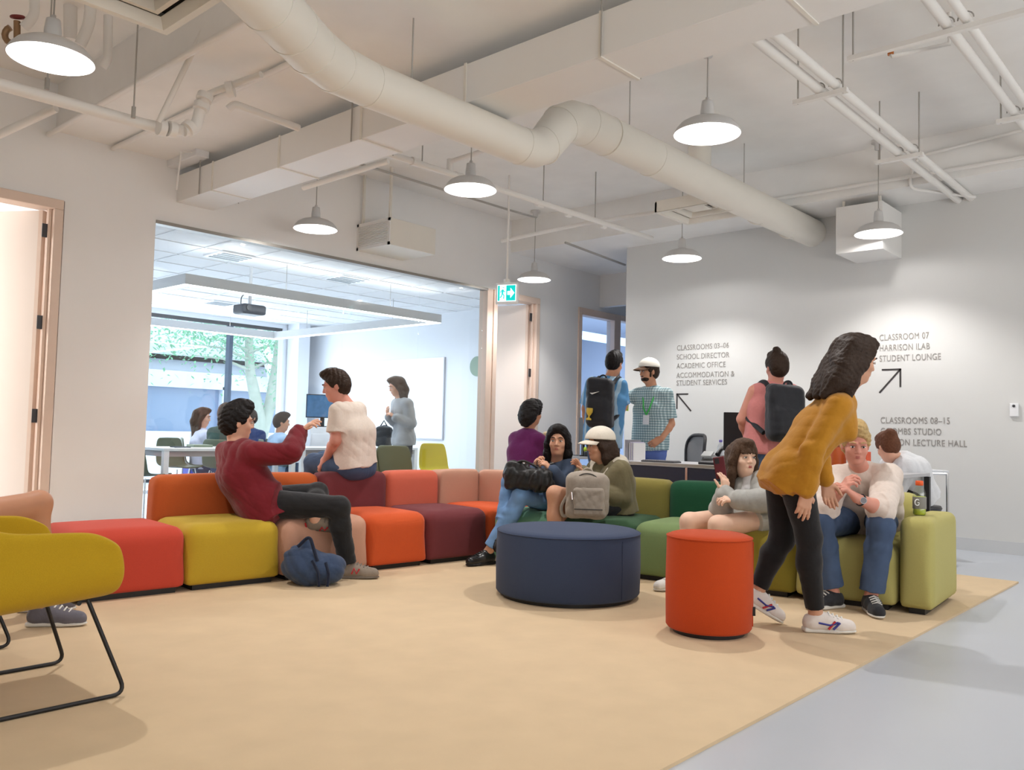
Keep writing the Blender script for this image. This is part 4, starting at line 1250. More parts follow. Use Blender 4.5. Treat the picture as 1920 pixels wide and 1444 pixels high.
MB().tube([chair_pt(0, 0.5, 0.03), chair_pt(0, 0.44, -0.05), chair_pt(0, 0.43, -0.2)], 0.02, 8).build('back_support', DARKM, r)
for k in range(5):
    a = 2 * PI * k / 5
    d = V3(math.cos(a), math.sin(a), 0)
    b = MB().tube([c + UP * 0.1 + d * 0.02, c + UP * 0.07 + d * 0.3], [0.025, 0.016], 8).build('base_spoke', DARKM, r)
    MB().tube([c + UP * 0.028 + d * 0.3 - np.cross(d, UP) * 0.02, c + UP * 0.028 + d * 0.3 + np.cross(d, UP) * 0.02], 0.027, 12).build('caster', BLACK, b)

# ------------------------------------------------------------------ classroom furniture
RINGM = mat('ring_light_casing', (0.62, 0.62, 0.62), 0.5)
LED = mat('ring_light_led', (1, 1, 1), 0.4, emit=(0.95, 0.98, 1), power=3.0)
root = thing('ring_light', (6.2, 10.75, 2.50), 'large rectangular suspended light frame hanging in the classroom', 'light')
x0, x1, y0, y1 = 4.32, 8.10, 8.66, 12.86
for lo, hi in (((x0, y0), (x1, y0 + 0.09)), ((x0, y1 - 0.09), (x1, y1)), ((x0, y0 + 0.09), (x0 + 0.09, y1 - 0.09)), ((x1 - 0.09, y0 + 0.09), (x1, y1 - 0.09))):
    MB().box((*lo, 2.505), (*hi, 2.62)).build('beam', RINGM, root)
    MB().box((lo[0] + 0.004, lo[1] + 0.004, 2.496), (hi[0] - 0.004, hi[1] - 0.004, 2.505)).build('led_strip', LED, root)
for x, y in ((x0 + 0.05, y0 + 1), (x0 + 0.05, y1 - 1), (x1 - 0.05, y0 + 1), (x1 - 0.05, y1 - 1), (5.6, y0 + 0.045), (7.2, y0 + 0.045), (5.6, y1 - 0.045), (7.2, y1 - 0.045)):
    MB().tube([(x, y, 2.62), (x, y, 2.931)], 0.003, 6).build('suspension_wire', RODM, root)

p = at(468, 580, 10.3)
root = thing('projector', p, 'dark projector hanging from the classroom ceiling', 'projector')
MB().soft((p[0], p[1], p[2] - 0.07), (0.32, 0.26, 0.12), 0.03, 0.0, 8).build('housing', mat('dark_projector_plastic', (0.04, 0.045, 0.06), 0.4), root)
MB().tube([(p[0], p[1], p[2] + 0.05), (p[0], p[1], 2.94)], 0.02, 10).build('mount_pole', WHITE, root)
MB().tube([(p[0] - 0.09, p[1] - 0.132, p[2]), (p[0] - 0.09, p[1] - 0.15, p[2])], 0.035, 16).build('lens', DARKM, root)
MB().tube(rounded([(p[0] - 0.12, p[1], p[2] + 0.05), (p[0] - 0.12, p[1], p[2] + 0.14), (p[0], p[1], p[2] + 0.24)], 0.05), 0.006, 6).build('cable', DARKM, root)
GRV = mat('grey_vent', (0.30, 0.33, 0.35), 0.6)
for (px, py), lab in (((432, 480), 'round ceiling speaker vent in the classroom nearest the glass'), ((648, 523), 'dark classroom ceiling vent right of the projector'), ((412, 568), 'classroom ceiling vent above the window left of the projector')):
    q = on_plane_z(px, py, 2.935)
    r = thing('ceiling_vent', q, lab, 'vent', 'classroom ceiling vents')
    MB().box((q[0] - 0.22, q[1] - 0.22, 2.92), (q[0] + 0.22, q[1] + 0.22, 2.94)).build('frame', WHITE, r)
    for k in range(4):
        MB().box((q[0] - 0.18, q[1] - 0.17 + 0.095 * k, 2.914), (q[0] + 0.18, q[1] - 0.12 + 0.095 * k, 2.921)).build('slot', GRV, r)

def shell_chair(x, y, face, m, label, group):
    f = unit(face); s = np.cross(f, UP)
    r = thing('shell_chair', (x, y, 0), label, 'chair', group)
    rows = []
    prof = [(0.22, 0.44), (0.20, 0.455), (0.1, 0.445), (-0.08, 0.44), (-0.17, 0.47), (-0.21, 0.56), (-0.235, 0.68), (-0.25, 0.79), (-0.252, 0.82)]
    hw = [0.19, 0.21, 0.22, 0.22, 0.215, 0.215, 0.205, 0.185, 0.15]
    for (d, z), w in zip(prof, hw):
        for j in range(9):
            a = -1 + j / 4.0
            rows.append(V3(x, y, z + 0.02 * a * a * (1 if z < 0.5 else 0)) + f * (d + (0.03 * a * a if z > 0.5 else 0)) + s * w * a)
    o = MB().add(rows, [(i * 9 + j, i * 9 + j + 1, (i + 1) * 9 + j + 1, (i + 1) * 9 + j) for i in range(8) for j in range(8)], True).build('shell', m, r)
    sd = o.modifiers.new('thick', 'SOLIDIFY'); sd.thickness = 0.014
    sb = o.modifiers.new('smooth', 'SUBSURF'); sb.levels = 1; sb.render_levels = 1
    for a, d in ((-0.17, 0.17), (0.17, 0.17), (-0.17, -0.14), (0.17, -0.14)):
        MB().tube([V3(x, y, 0.43) + f * d * 0.8 + s * a * 0.8, V3(x, y, 0) + f * d * 1.3 + s * a * 1.15], 0.009, 8).build('leg', CHROME, r)
    return r
CHG = mat('grey_green_chair_plastic', rgb(98, 104, 82), 0.5)
CHY = mat('yellow_chair_plastic', rgb(240, 222, 60), 0.45)
for px, d, face, lab in ((268, 8.75, (0.9, .4, 0), 'grey green chair cut off by the left edge of the glass wall'),
                         (336, 10.6, (0.2, -1, 0), 'grey green chair seen between the legs of the classroom table'),
                         (684, 9.3, fr2(0.12, 1), 'grey green chair behind the man sitting on the backrest'),
                         (743, 9.3, fr2(0.05, 1), 'grey green chair in front of the standing woman in the classroom')):
    q = at(px, 870, d)
    shell_chair(q[0], q[1], face, CHG, lab, 'grey green classroom chairs')
q = at(824, 870, 10.9)
shell_chair(q[0], q[1], V3(-0.3, -1, 0), CHY, 'bright yellow plastic chair by the classroom wall', None)

def table(lo, hi, h, label, group):
    r = thing('classroom_table', ((lo[0] + hi[0]) / 2, (lo[1] + hi[1]) / 2, 0), label, 'table', group)
    MB().box((lo[0], lo[1], h - 0.03), (hi[0], hi[1], h)).build('tabletop', WHITE, r, bevel=0.004)
    MB().box((lo[0] + 0.03, lo[1] + 0.03, h - 0.09), (hi[0] - 0.03, hi[1] - 0.03, h - 0.03)).build('apron', mat('grey_apron', (0.35, 0.33, 0.33), 0.5), r)
    for x in (lo[0] + 0.03, hi[0] - 0.03):
        for y in (lo[1] + 0.03, hi[1] - 0.03):
            MB().box((x - 0.028, y - 0.028, 0), (x + 0.028, y + 0.028, h - 0.03)).build('leg', WHITE, r)
    return r
table((4.12, 8.55), (5.72, 9.25), 0.74, 'long white classroom table at the left behind the glass', 'classroom tables')
table((6.0, 8.85), (7.9, 9.5), 0.74, 'white classroom table behind the man on the backrest', 'classroom tables')
for q, lab, col, sz in (((4.42, 8.8), 'flat dark notebook at the left end of the classroom table', (0.03, 0.03, 0.04), (0.09, 0.06, 0.012)),
                        ((4.72, 8.95), 'grey green book lying on the classroom table', rgb(140, 150, 130), (0.11, 0.09, 0.03)),
                        ((4.98, 8.80), 'open white paper pad on the classroom table', (0.85, 0.85, 0.82), (0.14, 0.1, 0.012))):
    tag(MB().box((q[0] - sz[0], q[1] - sz[1], 0.74), (q[0] + sz[0], q[1] + sz[1], 0.74 + sz[2])).build('notebook', mat('cover_%d' % int(q[0] * 100), col, 0.6), bevel=0.002), lab, 'book')
tag(MB().lathe((4.86, 8.66, 0.74), [(0, 0), (0.025, 0), (0.027, 0.06), (0.02, 0.065), (0.0, 0.066)], 16).build('jar', mat('red_pot', rgb(220, 60, 70), 0.5)), 'small red pot on the classroom table', 'pot')

# white cabinet with a monitor
q = at(602, 800, 12.2)
root = thing('cabinet', (q[0], q[1], 0), 'white low cabinet carrying a monitor in the classroom', 'cabinet')
MB().box((q[0] - 0.35, q[1] - 0.25, 0.0), (q[0] + 0.45, q[1] + 0.25, 1.0)).build('body', WHITE, root, bevel=0.005)
MB().box((q[0] - 0.33, q[1] - 0.262, 0.08), (q[0] + 0.045, q[1] - 0.25, 0.9)).build('door', WHITE, root, bevel=0.003)
MB().box((q[0] + 0.055, q[1] - 0.262, 0.08), (q[0] + 0.43, q[1] - 0.25, 0.9)).build('door', WHITE, root, bevel=0.003)
SCR = mat('blue_screen', (0.03, 0.08, 0.16), 0.2, emit=(0.03, 0.10, 0.22), power=0.5, vary=0.5, scale=14)
monitor(q[0] + 0.02, q[1], 1.0, 0.48, 0.34, V3(-0.55, -1, 0), 'monitor with a blue picture on the classroom cabinet', SCR)

root = thing('whiteboard', (9.56, 10.6, 0.85), 'large white writing board on the classroom wall behind the standing woman', 'whiteboard')
MB().box((9.545, 10.12, 0.85), (9.57, 12.6, 2.2)).build('panel', mat('glossy_whiteboard', (0.9, 0.91, 0.94), 0.15), root, bevel=0.004)
MB().box((9.54, 10.1, 0.83), (9.57, 12.62, 0.85)).box((9.54, 10.1, 0.85), (9.57, 10.12, 2.2)).build('frame', mat('grey_board_trim', (0.5, 0.5, 0.54), 0.5), root)
p = at(876, 684, 12.3)
root = thing('wall_disc', (9.55, 9.45, p[2]), 'round grey green plaque on the classroom wall beside the open door', 'plaque')
MB().tube([(9.55, 9.36, 2.02), (9.57, 9.36, 2.02)], 0.16, 32).build('disc', mat('grey_green_disc', rgb(150, 168, 150), 0.6), root)
# bookshelf uprights under the table at the left: blue and white binders standing on a low shelf
root = thing('low_shelf', (6.3, 11.6, 0), 'low white shelf behind the people sitting in the classroom', 'shelf')
MB().box((5.3, 11.9, 0.0), (7.2, 12.2, 0.04)).box((5.3, 11.9, 0.56), (7.2, 12.2, 0.6)).box((5.3, 11.9, 0), (5.34, 12.2, 0.6)).box((7.16, 11.9, 0), (7.2, 12.2, 0.6)).build('carcass', WHITE, root)
for k in range(8):
    x = 6.15 + k * 0.075
    tag(MB().box((x, 11.93, 0.04), (x + 0.062, 12.17, 0.40)).build('binder', mat('blue_binder', rgb(60, 80, 170), 0.5) if k % 2 == 0 else WHITE, bevel=0.003),
        'blue binder standing on the low classroom shelf' if k % 2 == 0 else 'white binder standing on the low classroom shelf', 'binder', 'blue binders on the low shelf' if k % 2 == 0 else 'white binders on the low shelf')
# ------------------------------------------------------------------ people
def skin(name, c):
    return mat(name, c, 0.5, vary=0.05, scale=25, spec=0.35, subsurface=0.08)
SK_LIGHT = skin('light_skin', rgb(226, 176, 150))
SK_PALE = skin('pale_skin', rgb(238, 200, 176))
SK_TAN = skin('tan_skin', rgb(196, 142, 112))
SK_OLIVE = skin('olive_skin', rgb(206, 156, 128))
SK_PINK = skin('pink_skin', rgb(214, 150, 132))
EYE_W = mat('eye_white', (0.75, 0.74, 0.72), 0.3)
EYE_D = mat('eye_iris', (0.03, 0.02, 0.015), 0.15)
LIP = mat('lips', rgb(176, 96, 88), 0.45)
LIP_RED = mat('red_lips', rgb(168, 44, 52), 0.4)
def hairmat(name, c):
    return mat(name, c, 0.55, vary=0.35, scale=70, bump=0.5, spec=0.22)
H_BLACK = hairmat('black_hair', (0.010, 0.008, 0.008))
H_BROWN = hairmat('dark_brown_hair', (0.035, 0.020, 0.013))
H_MID = hairmat('brown_hair', (0.075, 0.042, 0.025))
H_BLOND = hairmat('blond_hair', (0.52, 0.36, 0.16))
def cloth(name, c, v=0.08, rough=0.85):
    return mat(name, c, rough, vary=v, scale=60, bump=0.15, sheen=0.15, spec=0.25)
SOLE_W = mat('white_rubber', (0.72, 0.71, 0.68), 0.6)

def blob(c, A, r, n=14):
    """Small smooth ellipsoid."""
    m = MB(); vs, fs = [], []
    for i in range(n + 1):
        th = PI * i / n
        for j in range(n):
            ph = 2 * PI * j / n
            q = (r[0] * math.sin(th) * math.cos(ph), r[1] * math.sin(th) * math.sin(ph), r[2] * math.cos(th))
            vs.append(c + A[0] * q[0] + A[1] * q[1] + A[2] * q[2])
    for i in range(n):
        for j in range(n):
            fs.append((i * n + j, (i + 1) * n + j, (i + 1) * n + (j + 1) % n, i * n + (j + 1) % n))
    return m.add(vs, fs, True)

def add_hand(S, wrist, fdir, palm, right, curl=(0.35, 0.4, 0.45, 0.5), s=1.0, spread=0.10, thumb=0.5):
    """Palm, four jointed fingers of different lengths and a thumb leaving the side of the palm."""
    f = unit(fdir); p = unit(palm - f * (np.asarray(palm) @ f))
    lat = np.cross(f, p) * (1 if right else -1)          # towards the thumb
    W = np.asarray(wrist, float)
    kn = []
    for i, (o, l) in enumerate(((0.030, 0.088), (0.010, 0.092), (-0.011, 0.087), (-0.030, 0.078))):
        k = W + (f * l + lat * o) * s
        kn.append(k)
        S.cone(W + (f * 0.010 + lat * o * 0.55) * s, k, 0.0155 * s, 0.0125 * s, 0.014)
    for i, (k, L) in enumerate(zip(kn, (0.070, 0.078, 0.073, 0.058))):
        c = curl[i]
        d = unit(f + lat * spread * (1.5 - i) * 0.6)
        q = k; seg = (0.46, 0.30, 0.24); ang = 0.0; rr = (0.0098, 0.0090, 0.0082, 0.0070)
        for j in range(3):
            ang += c * (1.0 if j == 0 else 1.15)
            n = q + (d * math.cos(ang) + p * math.sin(ang)) * L * seg[j] * s
            S.cone(q, n, rr[j] * s, rr[j + 1] * s, 0.005)
            q = n
    b = W + (f * 0.022 + lat * 0.022) * s
    d1 = unit(f * 0.62 + lat * 0.72 + p * 0.28)
    m1 = b + d1 * 0.040 * s
    d2 = unit(f * 0.85 + lat * (0.55 - thumb * 0.7) + p * (0.25 + thumb * 0.5))
    m2 = m1 + d2 * 0.030 * s
    m3 = m2 + unit(d2 + p * thumb * 0.4) * 0.026 * s
    S.cone(b, m1, 0.016 * s, 0.0118 * s, 0.012).cone(m1, m2, 0.0112 * s, 0.0098 * s, 0.005).cone(m2, m3, 0.0098 * s, 0.0078 * s, 0.005)

def add_head(S, H, A, s, neck, female=False, beard=False):
    hp = lambda x, y, z: H + s * (A[0] * x + A[1] * y + A[2] * z)
    fr = 0.94 if female else 1.0
    S.ell(hp(0, -0.018, 0.038), A, np.array([0.072, 0.092, 0.083]) * s, 0.02)
    S.ell(hp(0, 0.022, -0.020), A, np.array([0.062 * fr, 0.066, 0.086]) * s, 0.03)
    S.ell(hp(0, 0.030, -0.065), A, np.array([0.049 * fr, 0.050, 0.045]) * s, 0.025)
    S.ell(hp(0, 0.062, -0.092), A, np.array([0.022, 0.018, 0.016]) * s, 0.02)
    for x in (-1, 1):
        S.ell(hp(x * 0.036, 0.058, -0.026), A, np.array([0.024, 0.022, 0.022]) * s, 0.02)
        S.ell(hp(x * 0.032, 0.097, 0.006), A, np.array([0.016, 0.014, 0.010]) * s, 0.010, op='sub')
        S.ell(hp(x * 0.073, -0.012, -0.008), A, np.array([0.010, 0.021, 0.031]) * s, 0.006)
        S.cone(hp(x * 0.014, 0.087, 0.028), hp(x * 0.046, 0.073, 0.026), 0.0085 * s, 0.007 * s, 0.012)
    S.cone(hp(0, 0.083, 0.012), hp(0, 0.100, -0.025), 0.0075 * s, 0.0105 * s, 0.012)
    for x in (-1, 1):
        S.ell(hp(x * 0.0115, 0.0915, -0.029), A, np.array([0.0075, 0.009, 0.0065]) * s, 0.006)
    S.ell(hp(0, 0.078, -0.058), A, np.array([0.024, 0.012, 0.011]) * s, 0.010)
    S.cone(neck, hp(0, -0.018, -0.075), 0.056 * s * fr, 0.050 * s * fr, 0.03)
    S.cone(neck, hp(0, 0.030, -0.085), 0.040 * s * fr, 0.034 * s, 0.03)
    return hp

def face_parts(root, hp, A, s, browm, lipm=None, closed=False):
    for x, nm in ((-1, 'eye'), (1, 'eye')):
        e = blob(hp(x * 0.032, 0.0845, 0.004), A, np.array([0.0128, 0.006, 0.0052 if not closed else 0.003]) * s).build(nm, EYE_W, root)
        blob(hp(x * 0.0315, 0.0885, 0.0035), A, np.array([0.0058, 0.0035, 0.0052 if not closed else 0.002]) * s).build('iris', EYE_D, e)
        MB().tube([hp(x * 0.014, 0.0950, 0.0295), hp(x * 0.031, 0.0925, 0.0335), hp(x * 0.050, 0.078, 0.0275)], [0.0034 * s, 0.0042 * s, 0.0018 * s], 8).build('eyebrow', browm, root)
        MB().tube([hp(x * 0.018, 0.0885, 0.0075), hp(x * 0.032, 0.0905, 0.0115), hp(x * 0.046, 0.081, 0.007)], [0.0012 * s, 0.0019 * s, 0.0012 * s], 6).build('eyelash', EYE_D, root)
    m = MB().tube([hp(-0.022, 0.081, -0.058), hp(-0.008, 0.0895, -0.0545), hp(0, 0.0892, -0.0555), hp(0.008, 0.0895, -0.0545), hp(0.022, 0.081, -0.058)], [0.001 * s, 0.0034 * s, 0.0032 * s, 0.0034 * s, 0.001 * s], 8)
    m.tube([hp(-0.021, 0.081, -0.0595), hp(-0.008, 0.0885, -0.0635), hp(0.008, 0.0885, -0.0635), hp(0.021, 0.081, -0.0595)], [0.001 * s, 0.0040 * s, 0.0040 * s, 0.001 * s], 8)
    m.build('lips', lipm or LIP, root)

def hair_cap(S, hp, A, s, vol=1.0, line=0.060, top=0.0, side=-0.035):
    """Hair over the skull that leaves the face free."""
    d = lambda a, b, c: A[0] * a + A[1] * b + A[2] * c
    front = (hp(0, line, 0.050), d(0, 0.86, -0.50))
    S.ell(hp(0, -0.016, 0.044), A, np.array([0.083, 0.104, 0.089 + 0.0]) * s * vol, 0.02, clips=(front,))
    if top >= 0: S.ell(hp(0, 0.020, 0.105 + top * 0.4), A, np.array([0.060, 0.080, 0.030 + top]) * s, 0.02, clips=((hp(0, line + 0.028, 0.06), d(0, 1, -0.2)),))
    S.ell(hp(0, -0.048, 0.000), A, np.array([0.079, 0.078, 0.092]) * s * vol, 0.02, clips=((hp(0, -0.016, 0), d(0, 1, 0)), (hp(0, 0, side - 0.045), d(0, 0.35, -1))))
    for x in (-1, 1):
        S.ell(hp(x * 0.070, 0.012, 0.030), A, np.array([0.012, 0.030, 0.040]) * s, 0.012)

def add_shoe(root, an, toe, m, s=1.0, up=UP, solem=None, high=0.0, voxel=0.006, mark=None):
    up = unit(up); f = unit(np.asarray(toe) - up * (np.asarray(toe) @ up)); r = np.cross(f, up)
    A = np.array([r, f, up])
    g = an - up * 0.082 * s
    P = lambda x, y, z: g + s * (r * x + f * y + up * z)
    S = Solid()
    S.cone(P(0, -0.025, 0.045), P(0, 0.05, 0.050), 0.040 * s, 0.042 * s, 0.03)
    S.cone(P(0, 0.05, 0.050), P(0, 0.160, 0.034), 0.042 * s, 0.031 * s, 0.03)
    S.cone(P(0.012, 0.12, 0.030), P(0.004, 0.170, 0.030), 0.034 * s, 0.028 * s, 0.03)
    S.cone(P(0, -0.018, 0.05), P(0, -0.008, 0.092 + high), 0.040 * s, 0.039 * s, 0.03, clips=((P(0, 0, 0.092 + high), up - f * 0.25),))
    S.cut(P(0, 0, 0.016), -up, 0.004)
    o = S.build('shoe', m, root, voxel)
    Q = Solid()
    Q.box(P(0, 0.020, 0.012), A, np.array([0.037, 0.088, 0.013]) * s, 0.011 * s, 0.01)
    Q.ell(P(0.004, 0.125, 0.012), A, np.array([0.043, 0.082, 0.0135]) * s, 0.02)
    Q.cut(P(0, 0, 0.0), -up, 0.002)
    Q.build('sole', solem or SOLE_W, o, voxel)
    L = MB()
    for k in range(4):
        y = 0.060 + k * 0.022
        L.tube([P(-0.026, y, 0.090 - k * 0.0075), P(0, y + 0.004, 0.103 - k * 0.0075), P(0.026, y, 0.090 - k * 0.0075)], 0.0042 * s, 6)
    L.build('laces', solem or SOLE_W, o)
    if mark:
        for side in (-1, 1):
            for pts, mm in mark:
                MB().tube([P(side * (x + 0.007), y, z) for x, y, z in pts], 0.0055 * s, 6).build('side_stripe', mm, o)
    return o

def make_person(label, d0, J, body, face, sk, hair, top, bottom, shoes, hands=None, s=1.0, female=False, voxel=0.007,
                head_up=None, browm=None, lipm=None, faceless=False, group=None, base=None, extra_body=None, tw=1.0):
    """J holds joints as (px, py, depth offset); body and face are (right, away, up) directions."""
    P = {k: (at(v[0], v[1], d0 + v[2]) if len(v) == 3 else np.array(v[1:], float)) for k, v in J.items()}
    for sd in 'LR':                                          # shoes that stand flat touch the floor or the carpet
        if 'up' + sd not in shoes:
            q = P['an' + sd]
            fl = CARPET_TOP if (q[0] < 6.98 and 1.36 < q[1] < 6.95) else 0.0
            z = fl + 0.083 * s
            if abs(q[2] - z) < 0.10:
                q[2] = z
    bf = fr2(*body); lat = unit(np.cross(bf, UP))            # to the person's right
    pf = bf if 'pf' not in J else bf
    feet = [P['anL'], P['anR']]
    z0 = min(f[2] for f in feet) - 0.09
    root = thing('person', base if base is not None else (P['pv'][0], P['pv'][1], max(0.0, z0)), label, 'person', group)
    pv, ch, nk = P['pv'], P['ch'], P['nk']
    ax = unit(nk - pv)
    ff = fr2(*face)
    A = axes_from(ff, head_up if head_up is not None else UP)
    hipR, hipL = pv + lat * 0.085 * s - ax * 0.02, pv - lat * 0.085 * s - ax * 0.02
    w = (0.90 if female else 1.0) * tw
    def trunk(S, e=0.0, low=0.0, clips=(), kk=0.05):
        pl = pv - ax * low
        for x in (-1, 1):
            S.cone(pl + lat * x * 0.078 * s * w, ch + lat * x * 0.078 * s * w, 0.098 * s * w + e * (1.7 if e else 1), 0.106 * s * w + e, kk, clips)
            S.cone(ch + lat * x * 0.075 * s * w, nk + lat * x * 0.045 * s - ax * 0.075 * s, 0.106 * s * w + e, 0.070 * s + e, kk, clips)
        S.cone(pl, ch, 0.10 * s * w + e, 0.10 * s * w + e, kk, clips)
        sh = unit(P['shR'] - P['shL']) * 0.03 * s
        S.cone(P['shL'] + sh, nk - ax * 0.045 * s, 0.054 * s + e, 0.056 * s + e, kk)
        S.cone(P['shR'] - sh, nk - ax * 0.045 * s, 0.054 * s + e, 0.056 * s + e, kk)
        if female:
            for x in (-1, 1):
                S.ell(ch + ax * 0.03 + bf * 0.075 * s + lat * x * 0.07 * s, np.array([lat, bf, ax]), np.array([0.062, 0.055, 0.062]) * s + e, 0.05)
    def arm(S, side, e=0.0, upto=2.0, kk=0.02, grow=0.0):
        sh, el, wr = P['sh' + side], P['el' + side], P['wr' + side]
        if upto <= 1.0:
            d = unit(el - sh); c = sh + (el - sh) * upto
            S.cone(sh, el, 0.052 * s + e, 0.041 * s + e + grow, 0.03, clips=((c, d),))
            return
        S.cone(sh, el, 0.050 * s + e, 0.040 * s + e, 0.03)
        d = unit(wr - el); c = el + (wr - el) * (upto - 1.0)
        S.cone(el, el + (wr - el) * 0.3, 0.040 * s + e, 0.0405 * s + e, kk, clips=((c, d),) if upto < 2 else ())
        S.cone(el + (wr - el) * 0.3, wr, 0.0405 * s + e, 0.027 * s + e + grow, kk, clips=((c, d),) if upto < 2 else ())
    def leg(S, side, e=0.0, upto=2.0, kk=0.03, grow=0.0, flat=0.0):
        hp_, kn, an = (hipR if side == 'R' else hipL), P['kn' + side], P['an' + side]
        if upto <= 1.0:
            d = unit(kn - hp_); c = hp_ + (kn - hp_) * upto
            S.cone(hp_, kn, 0.088 * s + e, 0.060 * s + e + grow, kk, clips=((c, d),))
            return
        S.cone(hp_, kn, 0.088 * s + e, 0.058 * s + e, kk)
        d = unit(an - kn); c = kn + (an - kn) * (upto - 1.0)
        cl = ((c, d),) if upto < 2 else ()
        back = unit(np.cross(d, np.cross(d, bf)) + 1e-6)
        if back @ bf > 0: back = -back
        S.cone(kn, kn + (an - kn) * 0.32 + back * 0.012, 0.056 * s + e, 0.055 * s + e, kk, clips=cl)
        S.cone(kn + (an - kn) * 0.32 + back * 0.012, an, 0.055 * s + e, 0.034 * s + e + grow, kk, clips=cl)
    # body
    B = Solid()
    trunk(B)
    for sd in 'LR':
        arm(B, sd); leg(B, sd)
        t = J.get('toe' + sd, None)
    hp = add_head(B, P['hd'], A, s * 0.98, nk, female)
    hands = hands or {}
    for sd in 'LR':
        h = hands.get(sd)
        wr, el = P['wr' + sd], P['el' + sd]
        if h is None:
            fd = unit(wr - el); h = dict(f=fd, p=-lat if sd == 'R' else lat)
        fd = h['f'] if isinstance(h['f'], np.ndarray) else fr2(*h['f'])
        pn = h['p'] if isinstance(h['p'], np.ndarray) else fr2(*h['p'])
        B.cone(wr, wr + fd * 0.012, 0.026 * s, 0.021 * s, 0.012)
        add_hand(B, wr + fd * 0.008, fd, pn, sd == 'R', h.get('curl', (0.35, 0.4, 0.45, 0.5)), s * (0.92 if female else 1.0), h.get('spread', 0.1), h.get('thumb', 0.5))
    for sd in 'LR':
        tv = shoes['toe' + sd]; tv = tv if isinstance(tv, np.ndarray) else fr2(*tv)
        su = shoes.get('up' + sd, UP); su = su if isinstance(su, np.ndarray) else fr2(*su)
        g = P['an' + sd] - unit(su) * 0.05
        B.cone(P['an' + sd], g + tv * 0.02, 0.034 * s, 0.03 * s, 0.02).cone(g, g + tv * 0.12 * s - unit(su) * 0.012, 0.028 * s, 0.018 * s, 0.02)
    if extra_body: extra_body(B, P, hp, A)
    B.build('body', sk, root, voxel)
    # top
    if top:
        T = Solid()
        e = top.get('e', 0.016)
        hem = top.get('hem', 0.06)
        cl = ((pv - ax * hem, -ax),)
        trunk(T, e, low=max(hem, 0.0) + 0.02, clips=cl)
        for sd in 'LR':
            if top.get('sleeve', 2.0) > 0:
                arm(T, sd, e + top.get('se', 0.0), top.get('sleeve' + sd, top.get('sleeve', 2.0)), grow=top.get('grow', 0.004))
        if top.get('thigh'):
            for sd, hq in (('R', hipR), ('L', hipL)):
                kn = P['kn' + sd]; d = unit(kn - hq); c = hq + (kn - hq) * top['thigh']
                T.cone(hq, kn, 0.090 * s + e + 0.010, 0.066 * s + e + 0.012, 0.05, clips=((c, d),))
        if top.get('collar'):
            T.cone(nk - ax * 0.03, nk + unit(P['hd'] - nk) * top['collar'], 0.075 * s, 0.066 * s, 0.02, clips=((nk + unit(P['hd'] - nk) * top['collar'], unit(P['hd'] - nk)),))
        if top.get('hood'):
            hb = nk - bf * 0.075 - UP * 0.005
            T.ell(hb, np.array([lat, bf, UP]), np.array([0.115, 0.055, 0.065]), 0.03)
            T.cone(nk + lat * 0.08 - bf * 0.04 + UP * 0.01, nk + bf * 0.085 - ax * 0.055, 0.032, 0.022, 0.02)
            T.cone(nk - lat * 0.08 - bf * 0.04 + UP * 0.01, nk + bf * 0.085 - ax * 0.055, 0.032, 0.022, 0.02)
        if top.get('scoop'):
            T.ell(nk + unit(P['hd'] - nk) * 0.0 + bf * 0.05, np.array([lat, bf, UP]), np.array([0.075, 0.07, top['scoop']]), 0.01, op='sub')
        if top.get('extra'): top['extra'](T, P, hp, A, lat, bf, ax)
        T.build(top.get('name', 'shirt'), top['m'], root, voxel, top.get('fold', (0.005, 26, 3)))
    if bottom:
        T = Solid()
        e = bottom.get('e', 0.012)
        wa = bottom.get('waist', 0.03)
        for x in (-1, 1):
            T.cone(pv + lat * x * 0.076 * s * w - ax * 0.03, pv + lat * x * 0.076 * s * w + ax * wa, 0.10 * s * w + e * 0.5, 0.099 * s * w + e * 0.3, 0.04, clips=((pv + ax * wa, ax),))
        T.cone(pv - ax * 0.04, pv + ax * wa, 0.10 * s * w + e * 0.5, 0.10 * s * w + e * 0.3, 0.04, clips=((pv + ax * wa, ax),))
        for sd in 'LR':
            leg(T, sd, e, bottom.get('len' + sd, bottom.get('len', 1.93)), grow=bottom.get('grow', 0.012))
        if bottom.get('extra'): bottom['extra'](T, P, lat, bf, ax)
        T.build(bottom.get('name', 'trousers'), bottom['m'], root, voxel, bottom.get('fold', (0.004, 30, 5)))
    for sd in 'LR':
        if shoes.get('m') is None: continue
        tv = shoes['toe' + sd]; tv = tv if isinstance(tv, np.ndarray) else fr2(*tv)
        su = shoes.get('up' + sd, UP); su = su if isinstance(su, np.ndarray) else fr2(*su)
        add_shoe(root, P['an' + sd], tv, shoes.get('m' + sd, shoes['m']), s, su, shoes.get('sole'), shoes.get('high', 0.0), min(voxel, 0.008), shoes.get('mark'))
    if hair:
        T = Solid()
        hair['f'](T, hp, A, P, lat, bf)
        T.build('hair', hair['m'], root, min(voxel, 0.007), hair.get('fold', (0.0045, 95, 11)))
    if not faceless:
        face_parts(root, hp, A, s * 0.98, browm or (hair['m'] if hair else H_BROWN), lipm)
    return root, P, hp, A, lat, bf, ax

